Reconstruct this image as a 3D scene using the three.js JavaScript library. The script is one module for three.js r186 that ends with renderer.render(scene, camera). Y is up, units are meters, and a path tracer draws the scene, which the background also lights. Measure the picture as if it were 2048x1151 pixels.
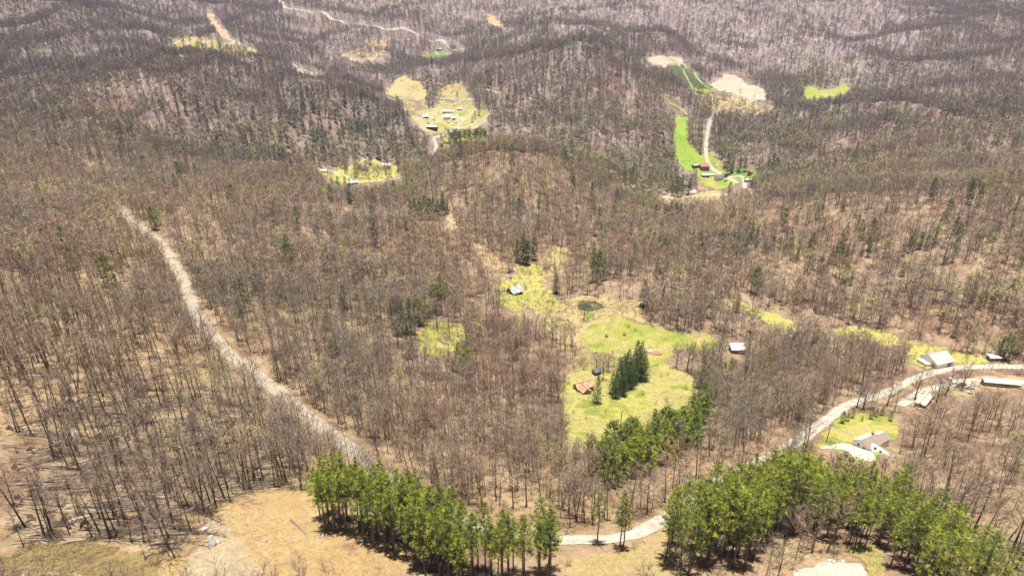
import * as THREE from 'three';
import { mergeGeometries } from 'three/addons/utils/BufferGeometryUtils.js';

// ---------------------------------------------------------------- camera, sky, sun, exposure
const scene = new THREE.Scene();
const PITCH = THREE.MathUtils.degToRad(26), FOCAL = 1364, EYE = 300;
const camera = new THREE.PerspectiveCamera(2 * Math.atan(575.5 / FOCAL) * 180 / Math.PI, 2048 / 1151, 1, 30000);
camera.position.set(0, EYE, 0);
camera.rotation.set(-PITCH, 0, 0);
camera.updateMatrixWorld(true);

const renderer = new THREE.WebGLRenderer({ antialias: true });
renderer.setSize(1024, 575);
renderer.toneMapping = THREE.LinearToneMapping;
renderer.toneMappingExposure = 1.98;
renderer.shadowMap.enabled = true;

const SUN_EL = THREE.MathUtils.degToRad(48), SUN_AZ = THREE.MathUtils.degToRad(37);
const toSun = new THREE.Vector3(-Math.sin(SUN_AZ) * Math.cos(SUN_EL), Math.sin(SUN_EL), -Math.cos(SUN_AZ) * Math.cos(SUN_EL));
{
  const w = 256, h = 128, data = new Float32Array(w * h * 4), d = new THREE.Vector3();
  for (let j = 0; j < h; j++) for (let i = 0; i < w; i++) {
    const el = ((j + .5) / h - .5) * Math.PI, az = ((i + .5) / w - .5) * 2 * Math.PI, up = Math.max(0, Math.sin(el));
    d.set(Math.cos(el) * Math.cos(az), Math.sin(el), Math.cos(el) * Math.sin(az));
    const t = Math.pow(1 - up, 3.5), o = (j * w + i) * 4, g = Math.pow(Math.max(0, d.dot(toSun)), 12) * .25;
    data[o] = .13 + .33 * t + g; data[o + 1] = .19 + .32 * t + g; data[o + 2] = .33 + .27 * t + g; data[o + 3] = 1;
  }
  const sky = new THREE.DataTexture(data, w, h, THREE.RGBAFormat, THREE.FloatType);
  sky.mapping = THREE.EquirectangularReflectionMapping; sky.minFilter = sky.magFilter = THREE.LinearFilter; sky.needsUpdate = true;
  scene.background = sky; scene.environment = sky;
  scene.backgroundIntensity = scene.environmentIntensity = .16;
}
const sun = new THREE.DirectionalLight(new THREE.Color(1, .94, .84), 5);
sun.castShadow = true;
sun.shadow.mapSize.set(4096, 4096);
Object.assign(sun.shadow.camera, { left: -1600, right: 1600, top: 1600, bottom: -1600, near: 10, far: 6000 });
scene.add(sun, sun.target);
scene.fog = new THREE.FogExp2(new THREE.Color(.44, .45, .72), .00008);

// ---------------------------------------------------------------- small tools
function rng(seed) { let s = seed >>> 0; return () => { s = (s + 0x6d2b79f5) | 0; let t = Math.imul(s ^ (s >>> 15), 1 | s); t = (t + Math.imul(t ^ (t >>> 7), 61 | t)) ^ t; return ((t ^ (t >>> 14)) >>> 0) / 4294967296; }; }
const hash2 = (i, j) => { let h = Math.imul(i, 374761393) + Math.imul(j, 668265263) | 0; h = Math.imul(h ^ (h >>> 13), 1274126177); return ((h ^ (h >>> 16)) >>> 0) / 4294967296; };
function vnoise(x, y) { const i = Math.floor(x), j = Math.floor(y), u = x - i, v = y - j, a = u * u * (3 - 2 * u), b = v * v * (3 - 2 * v); return (hash2(i, j) * (1 - a) + hash2(i + 1, j) * a) * (1 - b) + (hash2(i, j + 1) * (1 - a) + hash2(i + 1, j + 1) * a) * b; }
const fbm = (x, y) => vnoise(x, y) * .5 + vnoise(x * 2.1 + 7, y * 2.1 + 3) * .28 + vnoise(x * 4.3 + 1, y * 4.3 + 9) * .15 + vnoise(x * 8.7 + 5, y * 8.7) * .07;
const lerp = (a, b, t) => a + (b - a) * t, clamp = (x, a = 0, b = 1) => Math.min(b, Math.max(a, x)), smooth = (a, b, x) => { const t = clamp((x - a) / (b - a)); return t * t * (3 - 2 * t); };
const mix3 = (a, b, t) => [lerp(a[0], b[0], t), lerp(a[1], b[1], t), lerp(a[2], b[2], t)];
const V = (x, y, z) => new THREE.Vector3(x, y, z);
const cp = Math.cos(PITCH), sp = Math.sin(PITCH);
const point = (px, py, D) => { const u = (px - 1024) / FOCAL, v = -(py - 575.5) / FOCAL; return V(D * u, EYE + D * (-sp + v * cp), -D * (cp + v * sp)); };
function pixel(x, y, z) { const h = y - EYE, D = -h * sp - z * cp, v = (h * cp - z * sp) / D; return [1024 + FOCAL * x / D, 575.5 - FOCAL * v, D]; }
function inside(poly, x, y) { let c = false; for (let i = 0, j = poly.length - 1; i < poly.length; j = i++) { const [xi, yi] = poly[i], [xj, yj] = poly[j]; if ((yi > y) !== (yj > y) && x < (xj - xi) * (y - yi) / (yj - yi) + xi) c = !c; } return c; }
const box2 = (poly) => { let a = 1e9, b = 1e9, c = -1e9, d = -1e9; for (const [x, y] of poly) { a = Math.min(a, x); b = Math.min(b, y); c = Math.max(c, x); d = Math.max(d, y); } return [a, b, c, d]; };
const taken = {};
const numbered = (n) => { const k = taken[n] = (taken[n] ?? -1) + 1; return k ? n + '_' + String(k).padStart(3, '0') : n; };
function tag(o, label, category, group, kind) { o.userData.label = label; if (category) o.userData.category = category; if (group) o.userData.group = group; if (kind) o.userData.kind = kind; return o; }
function shade(o) { o.traverse((m) => { if (m.isMesh) m.castShadow = m.receiveShadow = true; }); return o; }
function thing(name, label, category, group) { const o = new THREE.Group(); o.name = numbered(name); scene.add(o); return tag(o, label, category, group); }
function part(name, geo, mat, parent) { const m = new THREE.Mesh(geo, mat); m.name = name; m.castShadow = m.receiveShadow = true; parent.add(m); return m; }
const MAT = (r, g, b, rough = .95, more = {}) => new THREE.MeshStandardMaterial({ color: new THREE.Color().setRGB(r, g, b), roughness: rough, side: THREE.DoubleSide, ...more });
const VMAT = (rough = .95, more = {}) => new THREE.MeshStandardMaterial({ vertexColors: true, roughness: rough, side: THREE.DoubleSide, ...more });

// collects triangles into one geometry, each with a colour of its own
class MB {
  constructor() { this.p = []; this.c = []; }
  tri(a, b, c, col) { this.p.push(a.x, a.y, a.z, b.x, b.y, b.z, c.x, c.y, c.z); for (let i = 0; i < 3; i++) this.c.push(col[0], col[1], col[2]); return this; }
  quad(a, b, c, d, col) { return this.tri(a, b, c, col).tri(a, c, d, col); }
  blade(a, b, w, col, side) {            // a thin tapering leaf or twig from a to b
    const s = side || V(b.z - a.z, 0, a.x - b.x); s.setLength(w / 2);
    return this.tri(V(a.x - s.x, a.y - s.y, a.z - s.z), V(a.x + s.x, a.y + s.y, a.z + s.z), b, col);
  }
  tube(pts, rad, n, col) {
    let prev = null;
    for (let k = 0; k < pts.length; k++) {
      const d = (pts[Math.min(k + 1, pts.length - 1)].clone().sub(pts[Math.max(k - 1, 0)])).normalize();
      const a = (Math.abs(d.y) > .9 ? V(1, 0, 0) : V(0, 1, 0)).cross(d).normalize(), b = d.clone().cross(a), ring = [];
      for (let i = 0; i < n; i++) { const t = i / n * 2 * Math.PI; ring.push(pts[k].clone().addScaledVector(a, Math.cos(t) * rad[k]).addScaledVector(b, Math.sin(t) * rad[k])); }
      if (prev) for (let i = 0; i < n; i++) this.quad(prev[i], prev[(i + 1) % n], ring[(i + 1) % n], ring[i], col);
      prev = ring;
    }
    return this;
  }
  box(x0, y0, z0, x1, y1, z1, col) {
    const v = (i) => V(i & 1 ? x1 : x0, i & 2 ? y1 : y0, i & 4 ? z1 : z0);
    for (const [a, b, c, d] of [[0, 1, 3, 2], [5, 4, 6, 7], [4, 0, 2, 6], [1, 5, 7, 3], [2, 3, 7, 6], [4, 5, 1, 0]]) this.quad(v(a), v(b), v(c), v(d), col);
    return this;
  }
  geo() {
    const g = new THREE.BufferGeometry();
    g.setAttribute('position', new THREE.BufferAttribute(new Float32Array(this.p), 3));
    g.setAttribute('color', new THREE.BufferAttribute(new Float32Array(this.c), 3));
    g.computeVertexNormals();
    return g;
  }
}

// ---------------------------------------------------------------- the lie of the land: a smooth surface through surveyed points
// [column, row of the photograph, depth in metres]
const SURVEY = [
  [100, 1151, 138], [450, 1100, 150], [800, 1151, 150], [1200, 1120, 158], [1650, 1140, 152], [2040, 1140, 152], [-300, 1151, 128], [2350, 1151, 150],
  [1300, 1040, 188], [0, 950, 168], [300, 950, 188], [600, 900, 222], [720, 915, 218], [1000, 900, 240], [0, 800, 215], [300, 750, 255], [0, 650, 300], [0, 500, 430], [0, 420, 560], [0, 340, 690],
  [-400, 800, 205], [-500, 500, 400], [300, 600, 355], [250, 430, 520], [500, 500, 440], [600, 700, 300], [800, 800, 280], [900, 650, 385], [700, 430, 560], [1000, 760, 320], [450, 350, 760],
  [1250, 800, 310], [1140, 870, 268], [1380, 770, 335], [1250, 670, 392], [1180, 612, 440], [1030, 578, 485], [1000, 500, 540], [900, 440, 600], [1130, 520, 530],
  [1440, 960, 218], [1640, 860, 282], [1740, 890, 272], [2000, 1000, 205], [2040, 850, 290], [1868, 720, 390], [2040, 720, 392], [1480, 700, 392], [1600, 800, 322], [2400, 900, 260], [2500, 650, 420],
  [1300, 640, 408], [1300, 545, 480], [1300, 490, 565], [1700, 600, 450], [1700, 560, 475], [1500, 540, 480], [1600, 500, 530], [1700, 450, 585], [1700, 388, 640], [2000, 500, 480], [2000, 400, 580], [2040, 600, 430], [2048, 660, 410], [2500, 400, 560],
  [1500, 405, 690], [1420, 345, 1020], [1370, 395, 900], [1200, 440, 655], [1000, 291, 705], [960, 312, 700], [1060, 312, 710], [1000, 370, 650], [850, 375, 690], [1150, 336, 750], [1230, 390, 790],
  [720, 335, 960], [640, 345, 960], [870, 290, 1080], [890, 240, 1200], [760, 160, 1450], [650, 150, 1400], [810, 165, 1400], [920, 190, 1330], [930, 100, 1700], [800, 70, 1800], [620, 20, 1950], [1000, 0, 2050], [1000, -100, 2350],
  [500, 200, 1060], [560, 130, 1250], [700, 190, 1150], [800, 240, 1080], [300, 120, 1180], [100, 150, 1050], [0, 200, 950], [0, 270, 820], [300, 270, 900], [550, 310, 940], [0, 60, 1350], [0, 0, 1500], [200, 40, 1450], [-500, 200, 900], [-600, 50, 1300],
  [400, 85, 1600], [450, 50, 1700], [400, 105, 1300], [620, 140, 1500],
  [1090, 90, 1350], [1180, 330, 900], [1100, 250, 1050], [1000, 200, 1150], [1250, 200, 1150], [1090, 170, 1200], [1330, 230, 1100], [1090, 50, 1700], [1090, 65, 1560],
  [1300, 120, 1460], [1250, 130, 1260], [1380, 170, 1350], [1480, 170, 1370], [1510, 205, 1290], [1660, 185, 1350], [1450, 240, 1180], [1370, 280, 1080],
  [1600, 280, 1080], [1600, 300, 1000], [1700, 340, 860], [1850, 330, 830], [2000, 330, 790], [1900, 220, 1100], [2040, 220, 1050], [1900, 100, 1500], [2040, 30, 1650], [1600, 50, 1800], [1500, 100, 1620], [1700, 0, 2000], [1350, 0, 2050], [2500, 200, 1000], [2600, 50, 1600],
];
const known = SURVEY.map(([px, py, D]) => point(px, py, D));
for (const [x, y, z] of [[-250, -95, 60], [0, -112, 60], [250, -112, 60], [-120, -108, -60], [120, -115, -60], [-300, -100, -100], [300, -118, -100], [-3200, 150, -3000], [0, 210, -3600], [3200, 150, -3000], [-3200, 260, -5200], [0, 330, -5200], [3200, 260, -5200], [-2200, 0, -800], [2200, 0, -800], [-2500, 20, -1800], [2500, 20, -1800]]) known.push(V(x, EYE + y, z));
const relief = (x, z) => { const far = smooth(420, 1000, -z), r = 1 - Math.abs(2 * fbm(x / 260 + 13, z / 310 + 4) - 1) * 1.6; return (fbm(x / 95 + 31, z / 95) - .5) * (3 + 8 * far) + (fbm(x / 24 + 3, z / 24 + 8) - .5) * 1.6 + r * 44 * far; };
const land = (() => {                      // thin plate spline
  const n = known.length, S = 300, m = n + 3, A = [], kern = (r2) => r2 < 1e-9 ? 0 : r2 * Math.log(r2) * .5;
  for (let i = 0; i < m; i++) A.push(new Float64Array(m + 1));
  for (let i = 0; i < n; i++) {
    const a = known[i];
    for (let j = 0; j < n; j++) { const b = known[j]; A[i][j] = kern(((a.x - b.x) ** 2 + (a.z - b.z) ** 2) / S / S); }
    A[i][i] += .02 * clamp(-a.z / 500, .3, 3);
    A[i][n] = A[n][i] = 1; A[i][n + 1] = A[n + 1][i] = a.x / S; A[i][n + 2] = A[n + 2][i] = a.z / S; A[i][m] = a.y - relief(a.x, a.z);
  }
  for (let c = 0; c < m; c++) {
    let p = c; for (let r = c + 1; r < m; r++) if (Math.abs(A[r][c]) > Math.abs(A[p][c])) p = r;
    [A[c], A[p]] = [A[p], A[c]];
    for (let r = c + 1; r < m; r++) { const f = A[r][c] / A[c][c]; if (f) for (let k = c; k <= m; k++) A[r][k] -= f * A[c][k]; }
  }
  const w = new Float64Array(m);
  for (let r = m - 1; r >= 0; r--) { let s = A[r][m]; for (let k = r + 1; k < m; k++) s -= A[r][k] * w[k]; w[r] = s / A[r][r]; }
  const kx = known.map((p) => p.x), kz = known.map((p) => p.z);
  return (x, z) => {
    let s = w[n] + w[n + 1] * x / S + w[n + 2] * z / S;
    for (let i = 0; i < n; i++) { const dx = (x - kx[i]) / S, dz = (z - kz[i]) / S; s += w[i] * kern(dx * dx + dz * dz); }
    return s + relief(x, z);
  };
})();
// the sheet: rows get farther apart with distance
const ROWS = 430, COLS = 420, Z0 = 80, ZR = [];
for (let k = 0; k < 14; k++) ZR.push(Z0 - k * 10);                                         // from behind the camera
for (let k = 0; ZR.length < ROWS; k++) ZR.push(-60 * Math.pow(5600 / 60, k / (ROWS - 15)));
const halfWidth = (z) => 170 + .98 * Math.max(0, -z);
const HT = new Float32Array(ROWS * COLS);
for (let r = 0; r < ROWS; r++) for (let c = 0; c < COLS; c++) HT[r * COLS + c] = land((c / (COLS - 1) * 2 - 1) * halfWidth(ZR[r]), ZR[r]);
function rowOf(z) { let a = 0, b = ROWS - 2; while (a < b) { const m = (a + b + 1) >> 1; if (ZR[m] >= z) a = m; else b = m - 1; } return a; }
function H(x, z) {
  const r = rowOf(z), t = clamp((ZR[r] - z) / (ZR[r] - ZR[r + 1]));
  const at = (q) => { const f = clamp((x / halfWidth(ZR[q]) + 1) / 2 * (COLS - 1), 0, COLS - 1.001), c = Math.floor(f); return lerp(HT[q * COLS + c], HT[q * COLS + c + 1], f - c); };
  return lerp(at(r), at(r + 1), t);
}
function ground(px, py) {                  // where the sight line through a pixel meets the land
  let a = 60, b = 60; const p = (D) => { const q = point(px, py, D); return q.y - H(q.x, q.z); };
  while (b < 4500 && p(b) > 0) { a = b; b *= 1.008; }
  for (let i = 0; i < 18; i++) { const m = (a + b) / 2; if (p(m) > 0) a = m; else b = m; }
  const q = point(px, py, b); q.y = H(q.x, q.z); return q;
}
function seen(x, y, z, slack) {            // is the point in sight over the land between
  for (let t = .12; t < .985; t += .012) { if (EYE + (y - EYE) * t < H(x * t, z * t) - slack) return false; }
  return true;
}

// ---------------------------------------------------------------- open ground, as outlines on the photograph
const CLEAR = {
  dirt: [[300, 1175], [352, 1110], [395, 1050], [440, 1015], [500, 985], [560, 975], [640, 985], [690, 1015], [770, 1070], [850, 1120], [880, 1175]],
  verge: [[-30, 1175], [-10, 1120], [60, 1090], [150, 1080], [230, 1095], [320, 1105], [310, 1175]],
  lower: [[1126, 900], [1136, 860], [1124, 830], [1124, 775], [1140, 748], [1180, 735], [1225, 745], [1290, 738], [1330, 727], [1386, 756], [1397, 778], [1385, 805], [1345, 832], [1290, 850], [1235, 866], [1190, 888], [1150, 905]],
  upper: [[1163, 664], [1172, 645], [1200, 632], [1232, 630], [1290, 650], [1362, 666], [1420, 668], [1444, 686], [1410, 702], [1352, 700], [1335, 722], [1292, 738], [1244, 716], [1190, 702], [1165, 682]],
  brush: [[1096, 600], [1120, 606], [1150, 596], [1160, 590], [1215, 600], [1262, 600], [1290, 632], [1300, 650], [1232, 632], [1172, 646], [1160, 662], [1110, 652], [1090, 622]],
  cabin: [[1004, 592], [1006, 566], [1042, 550], [1030, 530], [1048, 524], [1078, 536], [1094, 552], [1086, 575], [1108, 592], [1130, 606], [1110, 626], [1060, 616], [1028, 622], [1008, 612]],
  tongue: [[1098, 502], [1132, 494], [1140, 512], [1124, 542], [1106, 552], [1090, 545], [1100, 525]],
  gully: [[944, 492], [962, 486], [1000, 520], [1024, 540], [1010, 552], [975, 535]],
  bank: [[886, 428], [900, 424], [914, 458], [908, 472], [896, 452]],
  glade: [[828, 668], [850, 652], [880, 640], [920, 652], [932, 676], [920, 706], [878, 716], [838, 694]],
  valley: [[628, 336], [668, 337], [700, 333], [716, 316], [744, 317], [772, 326], [800, 333], [794, 350], [770, 362], [720, 368], [680, 368], [650, 352]],
  farm: [[820, 240], [838, 222], [872, 208], [915, 204], [950, 212], [974, 222], [978, 240], [940, 256], [900, 270], [866, 275], [846, 258]],
  poplars: [[878, 272], [930, 262], [976, 262], [972, 280], [930, 290], [884, 300]],
  lane: [[862, 272], [882, 268], [878, 296], [870, 312], [856, 306]],
  dome_a: [[768, 186], [782, 166], [806, 152], [832, 160], [850, 178], [856, 192], [836, 198], [788, 196]],
  dome_b: [[874, 190], [884, 174], [902, 166], [926, 172], [944, 190], [940, 197], [884, 197]],
  rows_a: [[800, 198], [850, 196], [852, 228], [818, 233]],
  rows_b: [[876, 198], [938, 199], [946, 208], [930, 220], [884, 217]],
  strip: [[1352, 238], [1374, 226], [1378, 286], [1396, 304], [1414, 324], [1404, 336], [1372, 342], [1354, 318], [1350, 278]],
  hamlet: [[1396, 334], [1412, 310], [1424, 300], [1442, 330], [1478, 356], [1466, 374], [1420, 376], [1396, 366]],
  paddock: [[1458, 346], [1500, 334], [1520, 340], [1516, 354], [1466, 358]],
  flat: [[1316, 396], [1344, 384], [1396, 384], [1446, 388], [1446, 398], [1380, 402], [1326, 402]],
  bare_top: [[1288, 114], [1326, 112], [1362, 114], [1370, 128], [1334, 138], [1302, 130]],
  nursery: [[1332, 132], [1362, 124], [1392, 152], [1424, 174], [1428, 181], [1384, 182], [1360, 162]],
  tan_field: [[1418, 162], [1448, 147], [1488, 158], [1528, 180], [1532, 200], [1500, 202], [1466, 188], [1430, 180]],
  mixed: [[1386, 184], [1470, 188], [1520, 204], [1546, 216], [1530, 228], [1462, 222], [1400, 208]],
  lawns: [[1606, 180], [1618, 172], [1640, 180], [1686, 168], [1708, 178], [1690, 191], [1652, 196], [1612, 198]],
  nursery_low: [[1316, 192], [1342, 194], [1384, 228], [1368, 236]],
  knoll: [[334, 84], [360, 76], [376, 67], [400, 78], [440, 84], [500, 94], [522, 106], [462, 108], [400, 98], [360, 100]],
  wash: [[408, 20], [428, 28], [462, 74], [486, 92], [462, 96], [444, 76], [414, 36]],
  works: [[684, 106], [724, 98], [742, 78], [784, 76], [770, 92], [762, 112], [730, 128], [696, 120]],
  far_lawn: [[840, 114], [886, 100], [908, 110], [892, 118], [852, 119]],
  track: [[578, 126], [610, 138], [654, 150], [646, 156], [596, 146]],
  slip: [[966, 26], [1000, 44], [1010, 58], [980, 50]],
  yard: [[1632, 892], [1652, 860], [1676, 838], [1720, 826], [1776, 834], [1798, 852], [1796, 872], [1764, 892], [1756, 920], [1716, 922], [1668, 902]],
  barnyard: [[1814, 694], [1850, 684], [1900, 700], [1972, 712], [1990, 722], [1930, 732], [1850, 736], [1820, 722]],
  scrap: [[1812, 800], [1850, 772], [1900, 762], [1956, 752], [2060, 752], [2060, 778], [1960, 786], [1880, 800], [1830, 822]],
  hayfield: [[1476, 604], [1528, 622], [1580, 640], [1602, 654], [1580, 672], [1556, 662]],
  hayfield_b: [[1628, 668], [1700, 656], [1770, 662], [1836, 690], [1770, 688], [1690, 676]],
  pad: [[1556, 1180], [1584, 1140], [1640, 1124], [1720, 1126], [1744, 1180]],
  pine_edge: [[1696, 1098], [1730, 1082], [1766, 1110], [1776, 1180], [1744, 1180], [1726, 1124]],
  shedspot: [[1452, 684], [1492, 684], [1494, 712], [1450, 712]],
  slope: [[1118, 1180], [1126, 1120], [1180, 1112], [1260, 1098], [1330, 1060], [1352, 1058], [1346, 1100], [1330, 1180]],
};
const CLEARBOX = Object.fromEntries(Object.entries(CLEAR).map(([k, p]) => [k, box2(p)]));
function clearing(px, py) { for (const k in CLEAR) { const b = CLEARBOX[k]; if (px >= b[0] && px <= b[2] && py >= b[1] && py <= b[3] && inside(CLEAR[k], px, py)) return k; } return null; }
// roads: a line of pixels, a width in metres
const ROADS = {
  ridge: [[[236, 420], [262, 440], [292, 462], [320, 487], [346, 522], [366, 562], [382, 602], [404, 645], [444, 694], [502, 742], [562, 788], [620, 836], [672, 874], [722, 914], [775, 962], [850, 1015], [960, 1060], [1090, 1078]], 6.8],
  valley_a: [[[1060, 1074], [1120, 1080], [1200, 1078], [1270, 1066], [1330, 1037], [1376, 1005], [1440, 965], [1520, 925], [1596, 882], [1646, 846], [1704, 806], [1768, 788], [1836, 756], [1900, 738], [1980, 733], [2090, 732]], 5.4],
  spur: [[[1800, 812], [1840, 786], [1890, 770], [1950, 760], [2040, 764], [2100, 766]], 4.5],
  farm_lane: [[[866, 312], [872, 290], [868, 276], [884, 272], [902, 262], [930, 254], [960, 240], [985, 228]], 5],
  farm_loop: [[[908, 260], [918, 250], [926, 242], [924, 236], [908, 234], [892, 232]], 5],
  farm_drive: [[[920, 248], [895, 248], [870, 244], [848, 240], [830, 240]], 4],
  meadow_lane: [[[630, 338], [660, 342], [690, 352], [716, 359], [750, 362], [800, 356]], 6],
  hamlet_lane: [[[1425, 236], [1418, 255], [1414, 275], [1412, 300], [1415, 322], [1424, 336], [1446, 350], [1458, 356], [1474, 366], [1500, 384], [1520, 394]], 5],
  hamlet_side: [[[1458, 356], [1480, 352], [1504, 356]], 4],
  highway: [[[1316, 394], [1350, 393], [1400, 392], [1450, 390], [1500, 392]], 6],
  mountain: [[[540, -20], [556, 0], [576, 17], [620, 24], [652, 28], [660, 37], [690, 47], [760, 56], [830, 67], [880, 81], [926, 99]], 8],
  mountain_track: [[[690, 110], [720, 100], [740, 78], [780, 76], [800, 81], [822, 78]], 5],
  mountain_switch: [[[688, 112], [735, 112], [748, 96], [760, 88]], 5],
  lawn_lane: [[[926, 99], [922, 106], [898, 108], [870, 104]], 5],
  nursery_lane: [[[1340, 116], [1366, 128], [1400, 162], [1430, 182], [1470, 190], [1510, 204], [1545, 214]], 4],
  nursery_row_lane: [[[1352, 122], [1372, 152], [1386, 176]], 3],
  ledge: [[[1444, 148], [1480, 146], [1530, 144]], 4],
  low_lane: [[[1338, 206], [1360, 216], [1376, 230]], 3],
  upper_track: [[[1416, 242], [1430, 228], [1470, 224], [1500, 222]], 3],
  terrace_a: [[[776, 200], [800, 197], [850, 194]], 5],
  terrace_b: [[[880, 197], [910, 198], [946, 200]], 5],
  wash_track: [[[960, 178], [990, 184], [1030, 190]], 4],
};
const ROADPIX = [];
for (const k in ROADS) { const [line, w] = ROADS[k]; for (let i = 0; i + 1 < line.length; i++) ROADPIX.push([line[i], line[i + 1], w]); }
function onRoad(px, py, D, extra) {        // nearness to a road, across the road as the ground lies there
  const m = FOCAL / D;
  for (const [a, b, w] of ROADPIX) {
    const dx = b[0] - a[0], dy = b[1] - a[1], t = clamp(((px - a[0]) * dx + (py - a[1]) * dy) / (dx * dx + dy * dy));
    if (Math.hypot(px - a[0] - t * dx, (py - a[1] - t * dy) * 1.25) < (w / 2 + extra) * m) return true;
  }
  return false;
}

// ---------------------------------------------------------------- ground colours
const noiseTex = (size, f, srgb) => { const d = new Uint8Array(size * size * 4); for (let j = 0; j < size; j++) for (let i = 0; i < size; i++) { const c = f(i / size, j / size, i, j), o = (j * size + i) * 4; d[o] = c[0]; d[o + 1] = c[1]; d[o + 2] = c[2]; d[o + 3] = 255; } const t = new THREE.DataTexture(d, size, size); t.wrapS = t.wrapT = THREE.RepeatWrapping; t.magFilter = THREE.LinearFilter; t.minFilter = THREE.LinearMipmapLinearFilter; t.generateMipmaps = true; if (srgb) t.colorSpace = THREE.SRGBColorSpace; t.needsUpdate = true; return t; };
const wrapN = (u, v, n, s) => { const x = u * n, y = v * n, i = Math.floor(x), j = Math.floor(y), a = x - i, b = y - j, q = (p, r) => hash2((p % n + n) % n + s * 977, (r % n + n) % n + s * 331), A = a * a * (3 - 2 * a), B = b * b * (3 - 2 * b); return lerp(lerp(q(i, j), q(i + 1, j), A), lerp(q(i, j + 1), q(i + 1, j + 1), A), B); };
const litterTex = noiseTex(1024, (u, v, i, j) => {
  const n = wrapN(u, v, 16, 1) * .3 + wrapN(u, v, 64, 2) * .3 + wrapN(u, v, 200, 3) * .4, k = hash2(i, j), g = hash2(i >> 1, j >> 1);
  let t = .62 + n * .42 + (k - .5) * .18;
  if (g > .965) t *= .55; if (g < .03) t *= 1.22;
  const w = (wrapN(u, v, 40, 5) - .5) * .14; t = clamp(t, 0, 1);
  return [255 * clamp(t * (1 + w)), 255 * clamp(t), 255 * clamp(t * (1 - w))];
}, true);
const grassTex = noiseTex(1024, (u, v, i, j) => {
  const n = wrapN(u, v, 22, 7) * .35 + wrapN(u, v, 90, 8) * .35 + wrapN(u, v, 256, 9) * .3, k = hash2(i + 9000, j);
  let t = .6 + n * .5 + (k - .5) * .16; if (wrapN(u, v, 128, 11) > .84) t *= .62; t = clamp(t);
  const w = (wrapN(u, v, 50, 12) - .5) * .2;
  return [255 * clamp(t * (1 + w)), 255 * t, 255 * clamp(t * (1 - w * .5))];
}, true);
const gravelTex = noiseTex(512, (u, v, i, j) => { const t = clamp(.78 + (wrapN(u, v, 24, 21) - .5) * .24 + (wrapN(u, v, 120, 22) - .5) * .2 + (hash2(i, j + 777) - .5) * .12); return [255 * t, 255 * t * .99, 255 * t * .97]; }, true);
const litterMat = VMAT(1, { map: litterTex, bumpMap: litterTex, bumpScale: .12 });
const grassMat = VMAT(1, { map: grassTex, bumpMap: grassTex, bumpScale: .15 });
const gravelMat = VMAT(.95, { map: gravelTex });
function floorColour(x, z) {
  const y = H(x, z), [px, py, D] = pixel(x, y, z);
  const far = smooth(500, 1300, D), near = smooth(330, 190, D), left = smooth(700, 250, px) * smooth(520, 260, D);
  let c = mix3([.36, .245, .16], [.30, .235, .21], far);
  c = mix3(c, [.50, .345, .185], Math.max(near * .8, left));
  const a = fbm(x / 31, z / 31), b = fbm(x / 7.3 + 40, z / 7.3);
  c = mix3(c, [.235, .135, .085], smooth(.45, .7, a) * .75);
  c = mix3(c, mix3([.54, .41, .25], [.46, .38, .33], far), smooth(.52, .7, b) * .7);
  c = mix3(c, [.24, .23, .10], smooth(.56, .72, fbm(x / 55 + 90, z / 55)) * .35);
  const k = .7 + .6 * fbm(x / 2.9, z / 2.9 + 20);
  return [c[0] * k, c[1] * k, c[2] * k];
}
{
  const g = new THREE.BufferGeometry(), P = new Float32Array(ROWS * COLS * 3), C = new Float32Array(ROWS * COLS * 3), U = new Float32Array(ROWS * COLS * 2), I = new Uint32Array((ROWS - 1) * (COLS - 1) * 6);
  let q = 0;
  for (let r = 0; r < ROWS; r++) for (let c = 0; c < COLS; c++) {
    const i = r * COLS + c, z = ZR[r], x = (c / (COLS - 1) * 2 - 1) * halfWidth(z), col = floorColour(x, z);
    P.set([x, HT[i], z], i * 3); C.set(col, i * 3); U.set([x / 14, z / 14], i * 2);
    if (r + 1 < ROWS && c + 1 < COLS) { I.set([i, i + 1, i + COLS, i + 1, i + COLS + 1, i + COLS], q); q += 6; }
  }
  g.setAttribute('position', new THREE.BufferAttribute(P, 3)); g.setAttribute('color', new THREE.BufferAttribute(C, 3)); g.setAttribute('uv', new THREE.BufferAttribute(U, 2)); g.setIndex(new THREE.BufferAttribute(I, 1)); g.computeVertexNormals();
  const m = part('ground', g, litterMat, scene); tag(m, 'leaf strewn mountain land under the bare woods', 'ground', null, 'structure');
}
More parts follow.
